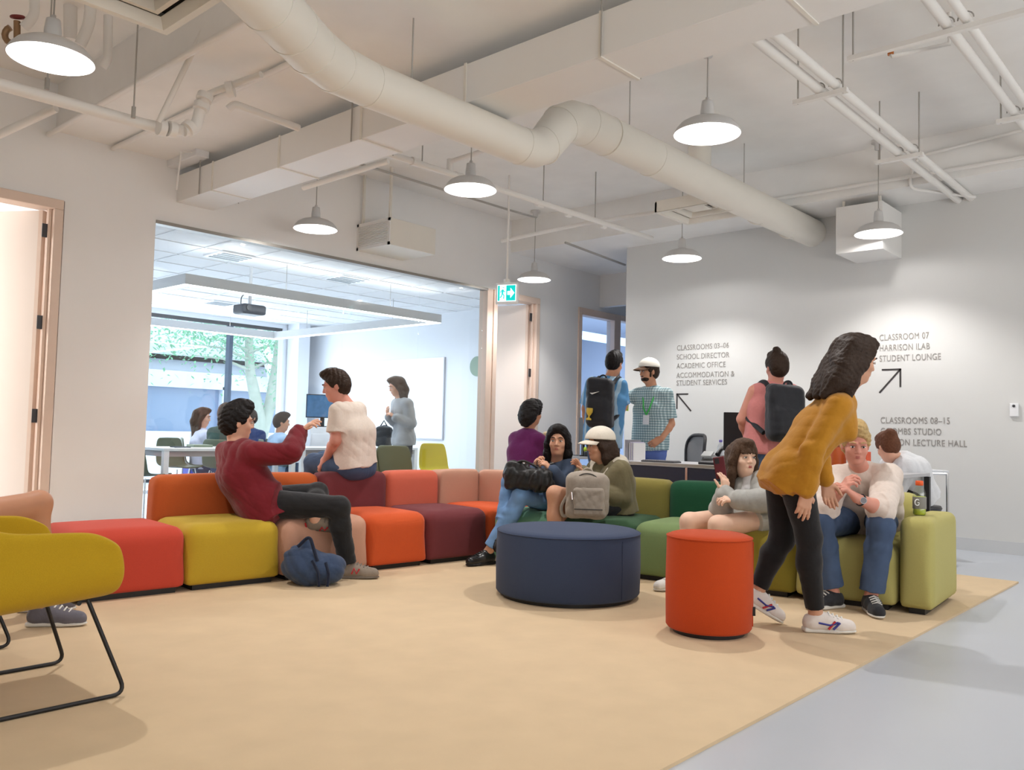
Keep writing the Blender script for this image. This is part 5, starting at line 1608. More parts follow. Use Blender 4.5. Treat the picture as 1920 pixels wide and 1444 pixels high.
def hair_short(vol=1.0, top=0.01, line=0.060, side=-0.03):
    return lambda S, hp, A, P, lat, bf: hair_cap(S, hp, A, 0.98, vol, line, top, side)
def hair_long(drop=0.30, vol=1.03, out=0.078, sway=(0, 0, 0), fringe=False, r=0.045, top=0.004):
    def f(S, hp, A, P, lat, bf):
        hair_cap(S, hp, A, 0.98, vol, 0.062, top)
        sw = np.asarray(sway, float)
        for x in (-1, 1):
            S.chain([hp(x * 0.055, 0.02, 0.07 if top >= 0 else 0.02), hp(x * out, -0.005, -0.02), hp(x * (out + 0.004), -0.012, -0.10) + sw * 0.3, hp(x * (out - 0.004), -0.02, -0.10) - UP * (drop - 0.12) + sw], [0.024, 0.024, 0.026, 0.016], 0.03)
        for x in (-0.045, 0.0, 0.045):
            S.chain([hp(x, -0.075, 0.04 if top >= 0 else -0.02), hp(x * 1.1, -0.085, -0.07) + sw * 0.3, hp(x * 1.1, -0.08, -0.10) - UP * (drop - 0.10) + sw], [r, r, r * 0.55], 0.04)
        if fringe:
            for x in (-0.042, -0.021, 0.0, 0.021, 0.042):
                S.cone(hp(x * 0.8, 0.062, 0.095), hp(x * 1.15, 0.092 - abs(x) * 0.35, 0.038), 0.016, 0.009, 0.012)
    return f
def striped(name, c1, c2, scale, axis='X', chk=None):
    m = mat(name, c1, 0.85)
    nt = m.node_tree; b = nt.nodes['Principled BSDF']
    tc = nt.nodes.new('ShaderNodeTexCoord'); wv = nt.nodes.new('ShaderNodeTexWave')
    wv.inputs['Scale'].default_value = scale; wv.bands_direction = axis
    wv.inputs['Distortion'].default_value = 1.0
    cr = nt.nodes.new('ShaderNodeValToRGB')
    cr.color_ramp.elements[0].position = 0.55; cr.color_ramp.elements[0].color = (*c1, 1)
    cr.color_ramp.elements[1].position = 0.68; cr.color_ramp.elements[1].color = (*c2, 1)
    nt.links.new(tc.outputs['Object'], wv.inputs['Vector']); nt.links.new(wv.outputs['Fac'], cr.inputs['Fac'])
    last = cr.outputs['Color']
    if chk:
        w2 = nt.nodes.new('ShaderNodeTexWave'); w2.inputs['Scale'].default_value = scale; w2.bands_direction = 'Z'
        r2 = nt.nodes.new('ShaderNodeValToRGB')
        r2.color_ramp.elements[0].position = 0.5; r2.color_ramp.elements[0].color = (1, 1, 1, 1)
        r2.color_ramp.elements[1].position = 0.75; r2.color_ramp.elements[1].color = (*chk, 1)
        nt.links.new(tc.outputs['Object'], w2.inputs['Vector']); nt.links.new(w2.outputs['Fac'], r2.inputs['Fac'])
        mx = nt.nodes.new('ShaderNodeMix'); mx.data_type = 'RGBA'; mx.blend_type = 'MULTIPLY'; mx.inputs['Factor'].default_value = 1
        nt.links.new(last, mx.inputs['A']); nt.links.new(r2.outputs['Color'], mx.inputs['B'])
        last = mx.outputs['Result']
    nt.links.new(last, b.inputs['Base Color'])
    return m
NVX, FVX = 0.0048, 0.0095
# --- man in the maroon jacket
M_MAROON = cloth('maroon_jacket_cloth', rgb(112, 26, 36))
M_BLACKJ = cloth('black_denim', rgb(34, 34, 36))
SHOE_TAUPE = cloth('taupe_suede', rgb(140, 128, 116))
RED = mat('red_trim', rgb(190, 40, 50), 0.5)
make_person('person in a maroon jacket sitting sideways on the yellow seat, arm raised towards his neighbour', 5.60,
            dict(hd=(446, 792, 0.02), nk=(444, 840, 0.0), ch=(453, 890, 0.0), pv=(488, 938, -0.02), shR=(474, 853, -0.13), shL=(426, 852, 0.14),
                 elR=(545, 850, -0.12), wrR=(560, 813, 0.05), elL=(430, 912, 0.24), wrL=(478, 948, 0.26),
                 knR=(636, 950, -0.10), anR=(653, 1056, -0.06), knL=(596, 924, 0.24), anL=(592, 975, -0.10)),
            (0.86, 0.5), (0.86, 0.50, -0.06), SK_LIGHT, dict(f=hair_short(1.06, 0.022, 0.058, -0.04), m=H_BLACK, fold=(0.006, 120, 2)),
            dict(m=M_MAROON, name='jacket', e=0.034, se=-0.008, hem=0.14, thigh=0.16, grow=0.008, collar=0.035, fold=(0.010, 22, 4)),
            dict(m=M_BLACKJ, e=0.010, len=1.95, lenL=1.85, fold=(0.004, 30, 8)),
            dict(m=SHOE_TAUPE, toeR=(1, 0.05), toeL=(1, -0.05, 0.12), upL=(0.1, -0.75, 0.65), sole=mat('grey_rubber', rgb(120, 112, 104), 0.7),
                 mark=[([(0.043, 0.03, 0.035), (0.042, 0.045, 0.072), (0.042, 0.062, 0.036), (0.040, 0.080, 0.068)], RED), ([(0.030, -0.058, 0.05), (0.024, -0.062, 0.085)], RED)]),
            hands=dict(R=dict(f=(0.66, 0.25, 0.66), p=(0.6, 0.2, -0.75), curl=(0.12, 0.3, 0.45, 0.55), spread=0.3, thumb=0.1),
                       L=dict(f=(0.9, -0.2, -0.2), p=(0, 0, -1))), voxel=NVX)

# --- man in the white T-shirt on the backrest
M_WHITET = cloth('off_white_cotton', rgb(226, 212, 200))
M_JEAN = mat('blue_denim', rgb(68, 86, 116), 0.9, vary=0.22, scale=14, bump=0.1)
make_person('person in a white T-shirt and jeans sitting on top of the plum backrest, looking left', 6.55,
            dict(hd=(629, 724, -0.02), nk=(652, 762, 0.0), ch=(662, 810, 0.0), pv=(667, 869, 0.0), shL=(634, 772, -0.15), shR=(670, 770, 0.15),
                 elL=(629, 826, -0.19), wrL=(611, 860, -0.02), elR=(676, 830, 0.26), wrR=(628, 862, 0.30),
                 knL=(588, 868, 0.16), anL=(572, 962, 0.30), knR=(606, 864, 0.36), anR=(592, 962, 0.46)),
            (-0.85, 0.5), (-0.92, -0.12, -0.26), SK_PINK, dict(f=hair_short(1.0, 0.012, 0.06, -0.02), m=H_BROWN),
            dict(m=M_WHITET, e=0.016, sleeve=0.72, grow=0.016, hem=0.02, fold=(0.007, 18, 9)),
            dict(m=M_JEAN, e=0.014),
            dict(m=SHOE_TAUPE, toeL=(-0.8, 0.4), toeR=(-0.8, 0.4)),
            hands=dict(L=dict(f=(-0.5, 0.35, -0.5), p=(0.2, 0.7, -0.6)), R=dict(f=(-0.8, -0.1, -0.2), p=(0, 0, -1))), voxel=NVX, tw=0.94)

# --- woman in the denim jacket
M_DENIMJ = mat('denim_jacket_cloth', rgb(60, 74, 96), 0.9, vary=0.15, scale=12, bump=0.1)
M_LTJEAN = mat('light_blue_denim', rgb(112, 152, 200), 0.9, vary=0.10, scale=9, bump=0.1)
SHOE_BLK = mat('black_leather', (0.012, 0.012, 0.013), 0.28)
def scarf(T, P, hp, A, lat, bf, ax):
    T.cone(P['nk'] + lat * 0.06 + bf * 0.02, P['ch'] + lat * 0.03 + bf * 0.125, 0.03, 0.02, 0.02)
    T.cone(P['nk'] - lat * 0.06 + bf * 0.02, P['ch'] - lat * 0.03 + bf * 0.125, 0.03, 0.02, 0.02)
DEN = make_person('person in a blue denim jacket with long black hair sitting cross-legged on the teal seat', 6.55,
            dict(hd=(1046, 828, -0.03), nk=(1043, 873, 0.02), ch=(1042, 902, 0.03), pv=(1036, 938, 0.05), shR=(1012, 881, 0.09), shL=(1073, 879, -0.07),
                 elR=(1006, 920, 0.00), wrR=(1003, 884, -0.17), elL=(1060, 918, -0.20), wrL=(1036, 886, -0.27),
                 knR=(957, 905, -0.16), anR=(940, 985, -0.30), knL=(978, 928, -0.32), anL=(914, 1028, -0.30)),
            (-0.45, -0.88), (-0.16, -0.98, 0.0), SK_OLIVE, dict(f=hair_long(0.24, 1.06, 0.082), m=H_BLACK, fold=(0.004, 80, 6)),
            dict(m=M_DENIMJ, name='jacket', e=0.020, se=0.004, hem=0.05, collar=0.01, extra=scarf, fold=(0.006, 26, 14)),
            dict(m=M_LTJEAN, e=0.008, len=1.88, lenR=1.86),
            dict(m=SHOE_BLK, toeL=(-0.72, -0.68), toeR=(-0.25, -0.3, -0.9), upR=(-0.9, 0.1, 0.4), sole=BLACK, high=0.01),
            hands=dict(R=dict(f=(0.12, -0.15, 0.95), p=(0.8, -0.3, -0.2), curl=(0.6, 0.7, 0.7, 0.7)), L=dict(f=(-0.62, 0.05, 0.75), p=(-0.5, 0.3, -0.6), curl=(0.5, 0.6, 0.7, 0.7))),
            female=True, s=0.97, voxel=NVX)

r_, P_, hp_, A_, lat_, bf_, ax_ = DEN
S = Solid()
S.ell(P_['nk'] + bf_ * 0.055 - ax_ * 0.045, np.array([lat_, bf_, ax_]), (0.062, 0.045, 0.075), 0.02)
S.cone(P_['nk'] + lat_ * 0.06, P_['nk'] + bf_ * 0.07 - ax_ * 0.03, 0.022, 0.02, 0.02).cone(P_['nk'] - lat_ * 0.06, P_['nk'] + bf_ * 0.07 - ax_ * 0.03, 0.022, 0.02, 0.02)
S.build('scarf', striped('patterned_scarf', (0.02, 0.02, 0.025), (0.55, 0.53, 0.5), 16, 'DIAGONAL'), r_, 0.005, (0.006, 40, 8))
for x in (-1, 1):
    c0 = P_['nk'] + lat_ * x * 0.085 + bf_ * 0.055 - ax_ * 0.02
    MB().obox(c0 + bf_ * 0.035 - ax_ * 0.035, lat_ * 0.030, (ax_ * -0.6 + bf_ * 0.25 - lat_ * x * 0.35) * 0.055, bf_ * 0.005 + ax_ * 0.003).build('collar', M_DENIMJ, r_, bevel=0.003)
    MB().obox(P_['ch'] + lat_ * x * 0.085 + bf_ * 0.152 + ax_ * 0.0, lat_ * 0.036, ax_ * 0.030, bf_ * 0.004).build('chest_pocket', M_DENIMJ, r_, bevel=0.002)
for k in range(3):
    b_ = P_['ch'] + bf_ * (0.150 - 0.006 * k) - ax_ * (0.03 + 0.05 * k) - lat_ * 0.012
    MB().tube([b_, b_ + bf_ * 0.006], 0.008, 10).build('button', CHROME, r_)

# --- woman in the off-white cap
M_OLIVEJ = cloth('olive_jacket_cloth', rgb(112, 104, 78))
M_CREAM = cloth('cream_fleece', rgb(212, 204, 188))
def cap_hood(T, P, hp, A, lat, bf, ax):
    pass
r_, P_, hp_, A_, lat_, bf_, ax_ = make_person(
    'person in an off-white cap and olive jacket sitting with a grey backpack on the lap', 6.28,
    dict(hd=(1124, 836, -0.01), nk=(1141, 874, 0.0), ch=(1147, 906, 0.0), pv=(1151, 945, 0.0), shL=(1164, 885, -0.12), shR=(1120, 882, 0.12),
         elL=(1164, 932, -0.14), wrL=(1120, 926, -0.20), elR=(1106, 912, 0.02), wrR=(1092, 892, -0.10),
         knL=(1040, 926, -0.26), anL=(1034, 1032, -0.28), knR=(1052, 930, -0.10), anR=(1046, 1034, -0.12)),
    (-0.80, -0.60), (-0.93, -0.30, -0.08), SK_OLIVE, dict(f=hair_long(0.17, 1.0, 0.078, top=-1), m=H_BROWN, fold=(0.004, 80, 16)),
    dict(m=M_OLIVEJ, name='jacket', e=0.026, se=0.008, hem=0.06, grow=0.01, fold=(0.009, 22, 24)),
    dict(m=cloth('dark_shorts', rgb(50, 50, 56)), name='shorts', e=0.014, len=0.55),
    dict(m=cloth('white_canvas', rgb(230, 228, 224)), toeL=(-0.8, -0.55), toeR=(-0.8, -0.55)),
    hands=dict(R=dict(f=(-0.35, -0.1, 0.9), p=(-0.7, -0.3, -0.4), curl=(0.2, 0.35, 0.45, 0.5), spread=0.2), L=dict(f=(-0.9, -0.2, 0), p=(0, 0.6, -0.7))),
    female=True, s=0.96, voxel=NVX)
S = Solid()                                   # fleece hood lying round the shoulders
c = P_['nk'] - bf_ * 0.05
for x in (-1, 1):
    S.chain([c - bf_ * 0.05 + UP * 0.01, P_['nk'] + lat_ * x * 0.115 + UP * 0.005, P_['nk'] + lat_ * x * 0.075 + bf_ * 0.10 - UP * 0.07], [0.070, 0.056, 0.030], 0.03)
S.cone(c - UP * 0.02 - bf_ * 0.03, c - bf_ * 0.09 - UP * 0.08, 0.07, 0.045, 0.04)
S.build('fleece_hood', M_CREAM, r_, 0.006, (0.005, 40, 3))
M_CAP = cloth('off_white_cap_cloth', rgb(220, 212, 198), 0.04)
def add_cap(root, hp, A, m, s=0.98, reverse=False, brimm=None):
    sg = -1 if reverse else 1
    S = Solid()
    n = A[2] * -1 + A[1] * sg * 0.12
    S.ell(hp(0, -0.012, 0.055), A, np.array([0.0985, 0.121, 0.099]) * s, 0.01, clips=((hp(0, 0.0, 0.050), n),))
    o = S.build('cap', m, root, 0.005)
    rows, cols = 9, 17
    vs = []
    for i in range(rows):
        t = i / (rows - 1.0)
        for j in range(cols):
            a = -1 + 2 * j / (cols - 1.0)
            x = a * 0.088
            y0 = 0.116 * math.sqrt(max(0, 1 - (x / 0.0985) ** 2)) - 0.014
            y = y0 + t * (0.072 * math.sqrt(max(0, 1 - (a * 0.98) ** 2)) + 0.008)
            z = 0.054 - 0.012 * t - 0.020 * a * a - 0.010 * t * t
            vs.append(hp(x, sg * y, z))
    b = MB().add(vs, [(i * cols + j, i * cols + j + 1, (i + 1) * cols + j + 1, (i + 1) * cols + j) for i in range(rows - 1) for j in range(cols - 1)], True).build('brim', brimm or m, o)
    sd = b.modifiers.new('thick', 'SOLIDIFY'); sd.thickness = 0.005
    blob(hp(0, -0.012, 0.153), A, np.array([0.008, 0.008, 0.005]) * s, 10).build('button', m, o)
    st = MB()
    for k in range(6):
        a0 = PI / 6 + k * PI / 3
        st.tube([hp(0.098 * math.cos(a0) * math.cos(b_) , -0.012 + 0.1205 * math.sin(a0) * math.cos(b_), 0.055 + 0.0985 * math.sin(b_)) for b_ in np.linspace(0.0, 1.45, 9)], 0.0011, 5)
    st.build('seam_lines', m, o)
    return o
add_cap(r_, hp_, A_, M_CAP)

# --- woman in the grey cardigan with a phone
M_GREYC = cloth('light_grey_knit', rgb(172, 172, 168))
M_GREYS = cloth('grey_shorts_cloth', rgb(186, 186, 180))
def tee(T, P, hp, A, lat, bf, ax):
    pass
GRC = make_person('person in a light grey cardigan and shorts on the olive seat, holding up a phone', 5.62,
            dict(hd=(1394, 860, 0.00), nk=(1404, 903, 0.07), ch=(1416, 930, 0.04), pv=(1428, 968, 0.0), shL=(1434, 904, -0.06), shR=(1381, 910, 0.15),
                 elR=(1350, 966, -0.06), wrR=(1359, 928, -0.20), elL=(1440, 940, -0.20), wrL=(1386, 938, -0.28),
                 knR=(1292, 978, -0.16), anR=(1276, 1082, -0.22), knL=(1346, 984, -0.30), anL=(1322, 1084, -0.32)),
            (-0.62, -0.78), (0.24, -0.95, 0.06), SK_PALE, dict(f=hair_long(0.22, 1.05, 0.084, fringe=True), m=H_MID, fold=(0.0035, 85, 26)),
            dict(m=M_GREYC, name='cardigan', e=0.024, se=0.010, hem=0.08, fold=(0.007, 24, 34)),
            dict(m=M_GREYS, name='shorts', e=0.018, len=0.42, grow=0.02),
            dict(m=cloth('white_canvas', rgb(230, 228, 224)), toeR=(-0.9, -0.4), toeL=(-0.6, -0.8)),
            hands=dict(R=dict(f=(0.05, 0.1, 0.98), p=(-0.55, 0.85, 0), curl=(0.32, 0.36, 0.4, 0.45), spread=0.25, thumb=0.2),
                       L=dict(f=(-0.95, 0.05, 0.1), p=(0, 0.4, -0.9), curl=(0.4, 0.5, 0.5, 0.5))),
            female=True, s=0.97, voxel=NVX, lipm=LIP_RED)
r_, P_, hp_, A_, lat_, bf_, ax_ = GRC
S = Solid()
S.ell(P_['ch'] + bf_ * 0.105 + ax_ * 0.02, np.array([lat_, bf_, ax_]), (0.055, 0.045, 0.13), 0.02)
S.build('white_tee', cloth('white_tee_cotton', rgb(228, 228, 230)), r_, 0.005, (0.005, 36, 4))
q = at(1350, 877, 5.62 - 0.148)
A = axes_from(fr2(0.1, 1), fr2(-0.16, 0.12, 1))
root = thing('smartphone', q - UP * 0.07, 'dark red smartphone held up by the person in the grey cardigan', 'phone')
S = Solid().box(q, A, (0.036, 0.0045, 0.072), 0.004)
S.build('case', mat('dark_red_case', rgb(92, 18, 30), 0.4), root, 0.004)
MB().obox(q - A[1] * 0.0048 + A[2] * 0.045 - A[0] * 0.014, A[0] * 0.014, A[1] * 0.0012, A[2] * 0.018).build('camera_patch', BLACK, root)
MB().obox(q + A[1] * 0.0047, A[0] * 0.033, A[1] * 0.0006, A[2] * 0.068).build('screen', SCR_OFF, root)

# --- blond man
M_HOOD = cloth('cream_hoodie_cloth', rgb(222, 208, 198))
SHOE_DK = cloth('charcoal_running_shoe', rgb(44, 46, 52))
def strings(T, P, hp, A, lat, bf, ax):
    for x in (-1, 1):
        T.cone(P['nk'] + bf * 0.105 - ax * 0.05 + lat * x * 0.03, P['ch'] + bf * 0.15 + lat * x * 0.035 - UP * 0.02, 0.006, 0.005, 0.006)
r_, P_, hp_, A_, lat_, bf_, ax_ = make_person(
    'blond person in a cream hoodie and jeans leaning forward on the lime seat', 5.30,
    dict(hd=(1604, 834, -0.20), nk=(1616, 885, -0.12), ch=(1621, 920, -0.04), pv=(1624, 970, 0.05), shR=(1570, 898, -0.06), shL=(1664, 896, -0.20),
         elR=(1545, 952, -0.34), wrR=(1572, 926, -0.46), elL=(1652, 955, -0.44), wrL=(1606, 934, -0.52),
         knR=(1537, 982, -0.36), anR=(1562, 1116, -0.36), knL=(1652, 988, -0.46), anL=(1633, 1124, -0.46)),
    (-0.30, -0.95), (-0.20, -0.93, -0.20), SK_PINK, dict(f=hair_short(1.03, 0.022, 0.064, -0.015), m=H_BLOND, fold=(0.006, 100, 21)),
    dict(m=M_HOOD, name='hoodie', e=0.026, se=0.012, sleeve=1.12, hem=0.04, grow=0.012, hood=True, extra=strings, fold=(0.008, 22, 44)),
    dict(m=M_JEAN, e=0.014, len=1.9, grow=0.018, fold=(0.006, 28, 54)),
    dict(m=SHOE_DK, toeR=(-0.9, -0.45), toeL=(-0.15, -1)),
    hands=dict(R=dict(f=(0.42, -0.35, 0.75), p=(0.8, 0.1, -0.45), curl=(0.5, 0.6, 0.65, 0.7)), L=dict(f=(-0.75, -0.1, 0.6), p=(-0.5, 0.3, -0.7), curl=(0.5, 0.6, 0.65, 0.7))),
    voxel=NVX)
d = unit(P_['wrL'] - P_['elL'])
w0 = P_['wrL'] - d * 0.035
e1 = unit(np.cross(d, UP)); e2 = np.cross(d, e1)
root = thing('wristwatch', w0, 'steel wristwatch on the left wrist of the blond person', 'watch')
MB().tube(arc(w0, 0.031, 0, 2 * PI, e1, e2, 24), 0.006, 8).build('strap', mat('dark_strap', (0.03, 0.03, 0.035), 0.5), root)
cc = w0 - CAMF * 0.034
MB().tube([cc + CAMF * 0.004, cc - CAMF * 0.006], 0.019, 24).build('case', CHROME, root)
MB().tube([cc - CAMF * 0.006, cc - CAMF * 0.0075], 0.016, 24).build('dial', mat('grey_dial', (0.2, 0.2, 0.22), 0.3), root)

# --- walking woman
M_MUST = cloth('mustard_knit', rgb(180, 124, 32))
M_LEGG = cloth('black_leggings', (0.014, 0.013, 0.014))
BLUE_T = mat('blue_trim', rgb(50, 56, 140), 0.5)
def walk_hair(S, hp, A, P, lat, bf):
    hair_cap(S, hp, A, 0.98, 1.08, 0.06, 0.006)
    for x in (-1, 1):
        S.chain([hp(x * 0.055, 0.02, 0.06), hp(x * 0.083, -0.01, -0.03), hp(x * 0.086, -0.04, -0.13), hp(x * 0.088, -0.06, -0.19) - UP * 0.06], [0.026, 0.026, 0.027, 0.014], 0.03)
    for x in (-0.06, 0.0, 0.06):
        S.chain([hp(x, -0.072, 0.05), hp(x * 1.2, -0.095, -0.06), hp(x * 1.3, -0.12, -0.15), hp(x * 1.3, -0.175, -0.24)], [0.048, 0.048, 0.044, 0.022], 0.05)
make_person('person walking past to the right with long dark hair, mustard top and black leggings', 4.38,
            dict(hd=(1606, 676, 0.0), nk=(1578, 742, 0.0), ch=(1538, 800, 0.0), pv=(1482, 880, 0.0), shR=(1570, 764, -0.15), shL=(1572, 760, 0.15),
                 elR=(1522, 846, -0.19), wrR=(1512, 918, -0.17), elL=(1530, 842, 0.19), wrL=(1548, 900, 0.17),
                 knR=(1517, 1008, -0.08), anR=(1530, 1148, -0.06), knL=(1467, 1010, 0.09), anL=(1420, 1110, 0.09)),
            (1, 0.05), (0.96, 0.12, -0.22), SK_OLIVE, dict(f=walk_hair, m=H_BROWN, fold=(0.006, 60, 31)),
            dict(m=M_MUST, name='top', e=0.014, se=0.0, hem=0.12, thigh=0.20, fold=(0.007, 20, 64)),
            dict(m=M_LEGG, name='leggings', e=0.006, len=1.90, grow=0.004, fold=(0.002, 30, 5)),
            dict(m=cloth('white_leather_trainer', rgb(222, 214, 210), 0.03), toeR=(1, -0.06), toeL=(0.85, 0.05, -0.5), upL=(0.5, 0.0, 0.87),
                 mark=[([(0.038, 0.0, 0.055), (0.042, 0.06, 0.045), (0.040, 0.10, 0.060)], BLUE_T), ([(0.043, 0.05, 0.024), (0.040, 0.085, 0.065)], RED), ([(0.041, 0.075, 0.024), (0.036, 0.11, 0.058)], BLUE_T)]),
            female=True, s=0.98, voxel=NVX, tw=0.86,
            hands=dict(R=dict(f=(-0.10, 0.05, -1), p=(-0.15, 0.95, 0), curl=(0.12, 0.16, 0.2, 0.24)), L=dict(f=(0.2, 0, -1), p=(0, -0.95, 0), curl=(0.12, 0.16, 0.2, 0.24))))

# --- man in the pink tank top, from behind
M_PINKT = cloth('pink_cotton', rgb(206, 130, 128))
def topknot(S, hp, A, P, lat, bf):
    hair_cap(S, hp, A, 0.98, 1.0, 0.06, 0.005)
    S.ell(hp(-0.02, -0.05, 0.135), A, (0.03, 0.03, 0.028), 0.02)
r_, P_, hp_, A_, lat_, bf_, ax_ = make_person(
    'person in a pink tank top with a black backpack, standing with back to the camera', 6.72,
    dict(hd=(1456, 689, 0.0), nk=(1452, 722, 0.0), ch=(1447, 765, 0.0), pv=(1441, 832, 0.0), shR=(1490, 736, 0.02), shL=(1414, 734, -0.02),
         elR=(1503, 790, 0.05), wrR=(1490, 838, 0.18), elL=(1391, 786, 0.03), wrL=(1406, 832, 0.16),
         knR=(1462, 940, 0.02), anR=(1464, 1038, 0.02), knL=(1424, 940, 0.0), anL=(1420, 1038, 0.0)),
    (-0.15, 0.98), (-0.12, 0.98, -0.08), SK_PINK, dict(f=topknot, m=H_BROWN),
    dict(m=M_PINKT, name='tank_top', e=0.014, sleeve=0, hem=0.06, thigh=0.1, fold=(0.004, 24, 7)),
    dict(m=M_JEAN, e=0.012), dict(m=SHOE_DK, toeR=(0.1, 1), toeL=(-0.3, 1)), voxel=0.0065)
M_BPK = cloth('black_nylon', (0.016, 0.017, 0.022), 0.1, 0.6)
def backpack_on(P, lat, bf, ax, m, label, size=(0.15, 0.085, 0.24), drop=0.03, name='backpack'):
    c = (P['ch'] + P['nk']) / 2 - bf * (0.15 + size[1]) - ax * (0.11 + drop)
    root = thing(name, c - ax * size[2], label, 'backpack')
    A = np.array([lat, bf, ax])
    S = Solid().box(c, A, size, 0.06, 0.02).box(c - bf * size[1] * 0.8 - ax * 0.07, A, (size[0] * 0.78, 0.05, size[2] * 0.5), 0.04, 0.03)
    S.build('bag', m, root, 0.008, (0.005, 26, 5))
    for x in (-1, 1):
        pts = [c + ax * size[2] * 0.85 + bf * size[1] * 0.6 + lat * x * 0.055, P['nk'] - bf * 0.105 - ax * 0.055 + lat * x * 0.075, P['nk'] + lat * x * 0.10 + ax * 0.022 - bf * 0.045, P['nk'] + lat * x * 0.11 + ax * 0.018 + bf * 0.02,
               P['nk'] + lat * x * 0.115 - ax * 0.05 + bf * 0.085, P['ch'] + lat * x * 0.13 + bf * 0.135 + ax * 0.02, P['ch'] + lat * x * 0.195 - ax * 0.08 + bf * 0.03, c - ax * size[2] * 0.7 + lat * x * size[0] * 0.9 + bf * size[1] * 0.7]
        MB().tube(rounded(pts, 0.05), 0.020, 10).build('shoulder_strap', m, root)
    MB().tube(arc(c + ax * size[2] * 0.98, 0.035, 0, PI, lat, ax, 8), 0.008, 8).build('grab_handle', m, root)
    return root, c, A
backpack_on(P_, lat_, bf_, ax_, M_BPK, 'black backpack worn by the person in the pink tank top', (0.145, 0.08, 0.22))

# --- man in the blue striped jersey with a backpack
M_JERSEY = striped('striped_jersey', rgb(84, 140, 188), rgb(168, 198, 220), 4.2, 'Y')
r_, P_, hp_, A_, lat_, bf_, ax_ = make_person(
    'person in a light blue striped jersey with a black backpack', 8.6,
    dict(hd=(1152, 682, 0.03), nk=(1142, 712, 0.0), ch=(1136, 752, -0.02), pv=(1131, 815, -0.02), shR=(1164, 723, -0.05), shL=(1110, 720, 0.06),
         elR=(1168, 764, -0.05), wrR=(1171, 762, 0.18), elL=(1098, 766, 0.09), wrL=(1101, 806, 0.16),
         knR=(1143, 900, 0.02), anR=(1146, 980, 0.0), knL=(1122, 900, 0.04), anL=(1120, 980, 0.04)),
    (0.35, 0.93), (0.50, 0.84, -0.22), SK_TAN, dict(f=hair_short(1.0, 0.012), m=H_BLACK),
    dict(m=M_JERSEY, name='jersey', e=0.018, sleeve=0.85, grow=0.016, hem=0.12, collar=0.012, fold=(0.005, 24, 17)),
    dict(m=M_JEAN, e=0.014), dict(m=SHOE_DK, toeR=(0.3, 0.9), toeL=(0.3, 0.9)),
    hands=dict(R=dict(f=(0.35, 0.9, 0.05), p=(-0.7, 0.2, 0.3), curl=(0.7, 0.8, 0.8, 0.8))), voxel=0.0075)
root, c, A = backpack_on(P_, lat_, bf_, ax_, M_BPK, 'black backpack with a golden cup emblem worn by the person in the striped jersey', (0.135, 0.085, 0.25))
fz = c - bf_ * 0.155
GOLD = mat('gold_print', rgb(200, 170, 60), 0.5)
e = fz - ax_ * 0.115 - lat_ * 0.06 - bf_ * 0.002
m = MB()
m.tube([e + ax_ * z + bf_ * 0.012 for z in (0.06, 0.045, 0.02, -0.005, -0.018, -0.035, -0.042, -0.058)], [0.030, 0.033, 0.031, 0.018, 0.008, 0.008, 0.024, 0.026], 16)
m.build('cup_emblem', GOLD, root)
e = fz + ax_ * 0.10 - lat_ * 0.045 + bf_ * 0.05
MB().tube([e - lat_ * 0.04 - ax_ * 0.004, e - lat_ * 0.02 - ax_ * 0.012, e + lat_ * 0.05 + ax_ * 0.010], [0.003, 0.008, 0.001], 8).build('white_mark', mat('white_print', (0.8, 0.8, 0.8), 0.5), root)
hq = P_['wrR'] + fr2(0.35, 0.9, 0.05) * 0.10
tag(MB().tube([hq - UP * 0.05, hq + UP * 0.05], 0.018, 12).build('marker', mat('lime_marker', rgb(176, 214, 70), 0.5)), 'lime green marker in the hand of the person in the striped jersey', 'marker')

# --- man in the white cap behind the desk
M_PLAID = striped('plaid_shirt', rgb(160, 180, 184), rgb(200, 216, 218), 12.0, 'Y', rgb(176, 198, 204))
def beard(B, P, hp, A):
    pass
r_, P_, hp_, A_, lat_, bf_, ax_ = make_person(
    'person in a white cap and checked shirt standing behind the desk', 8.9,
    dict(hd=(1216, 697, 0.0), nk=(1223, 729, 0.02), ch=(1223, 770, 0.02), pv=(1218, 838, 0.02), shR=(1195, 740, 0.11), shL=(1250, 740, -0.08),
         elR=(1176, 748, 0.16), wrR=(1160, 754, 0.05), elL=(1258, 795, -0.08), wrL=(1241, 822, -0.16),
         knR=(1213, 915, 0.03), anR=(1214, 980, 0.04), knL=(1232, 915, 0.0), anL=(1233, 980, 0.0)),
    (-0.55, -0.80), (-0.92, -0.36, -0.10), SK_TAN, dict(f=hair_short(0.98, -1), m=H_BROWN),
    dict(m=M_PLAID, name='shirt', e=0.018, sleeve=0.80, sleeveR=0.7, grow=0.014, hem=0.02, collar=0.010, fold=(0.005, 24, 19)),
    dict(m=mat('bright_blue_denim', rgb(96, 120, 190), 0.9, vary=0.12, scale=10), e=0.012),
    dict(m=SHOE_DK, toeR=(-0.6, -0.7), toeL=(-0.4, -0.8)),
    hands=dict(L=dict(f=(-0.8, 0.05, -0.5), p=(0, 0.8, -0.3)), R=dict(f=(-0.8, -0.5, -0.1), p=(0, -0.6, -0.6), curl=(0.5, 0.5, 0.5, 0.5))), voxel=0.0075)
S = Solid()
S.ell(hp_(0, 0.040, -0.075), A_, (0.054, 0.050, 0.038), 0.01, clips=((hp_(0, 0.07, -0.052), A_[2] + A_[1] * 0.55),))
for x in (-1, 1):
    S.cone(hp_(x * 0.058, 0.015, -0.05), hp_(x * 0.064, 0.012, 0.0), 0.012, 0.008, 0.01)
S.cone(hp_(-0.024, 0.087, -0.047), hp_(0.024, 0.087, -0.047), 0.0055, 0.0055, 0.006)
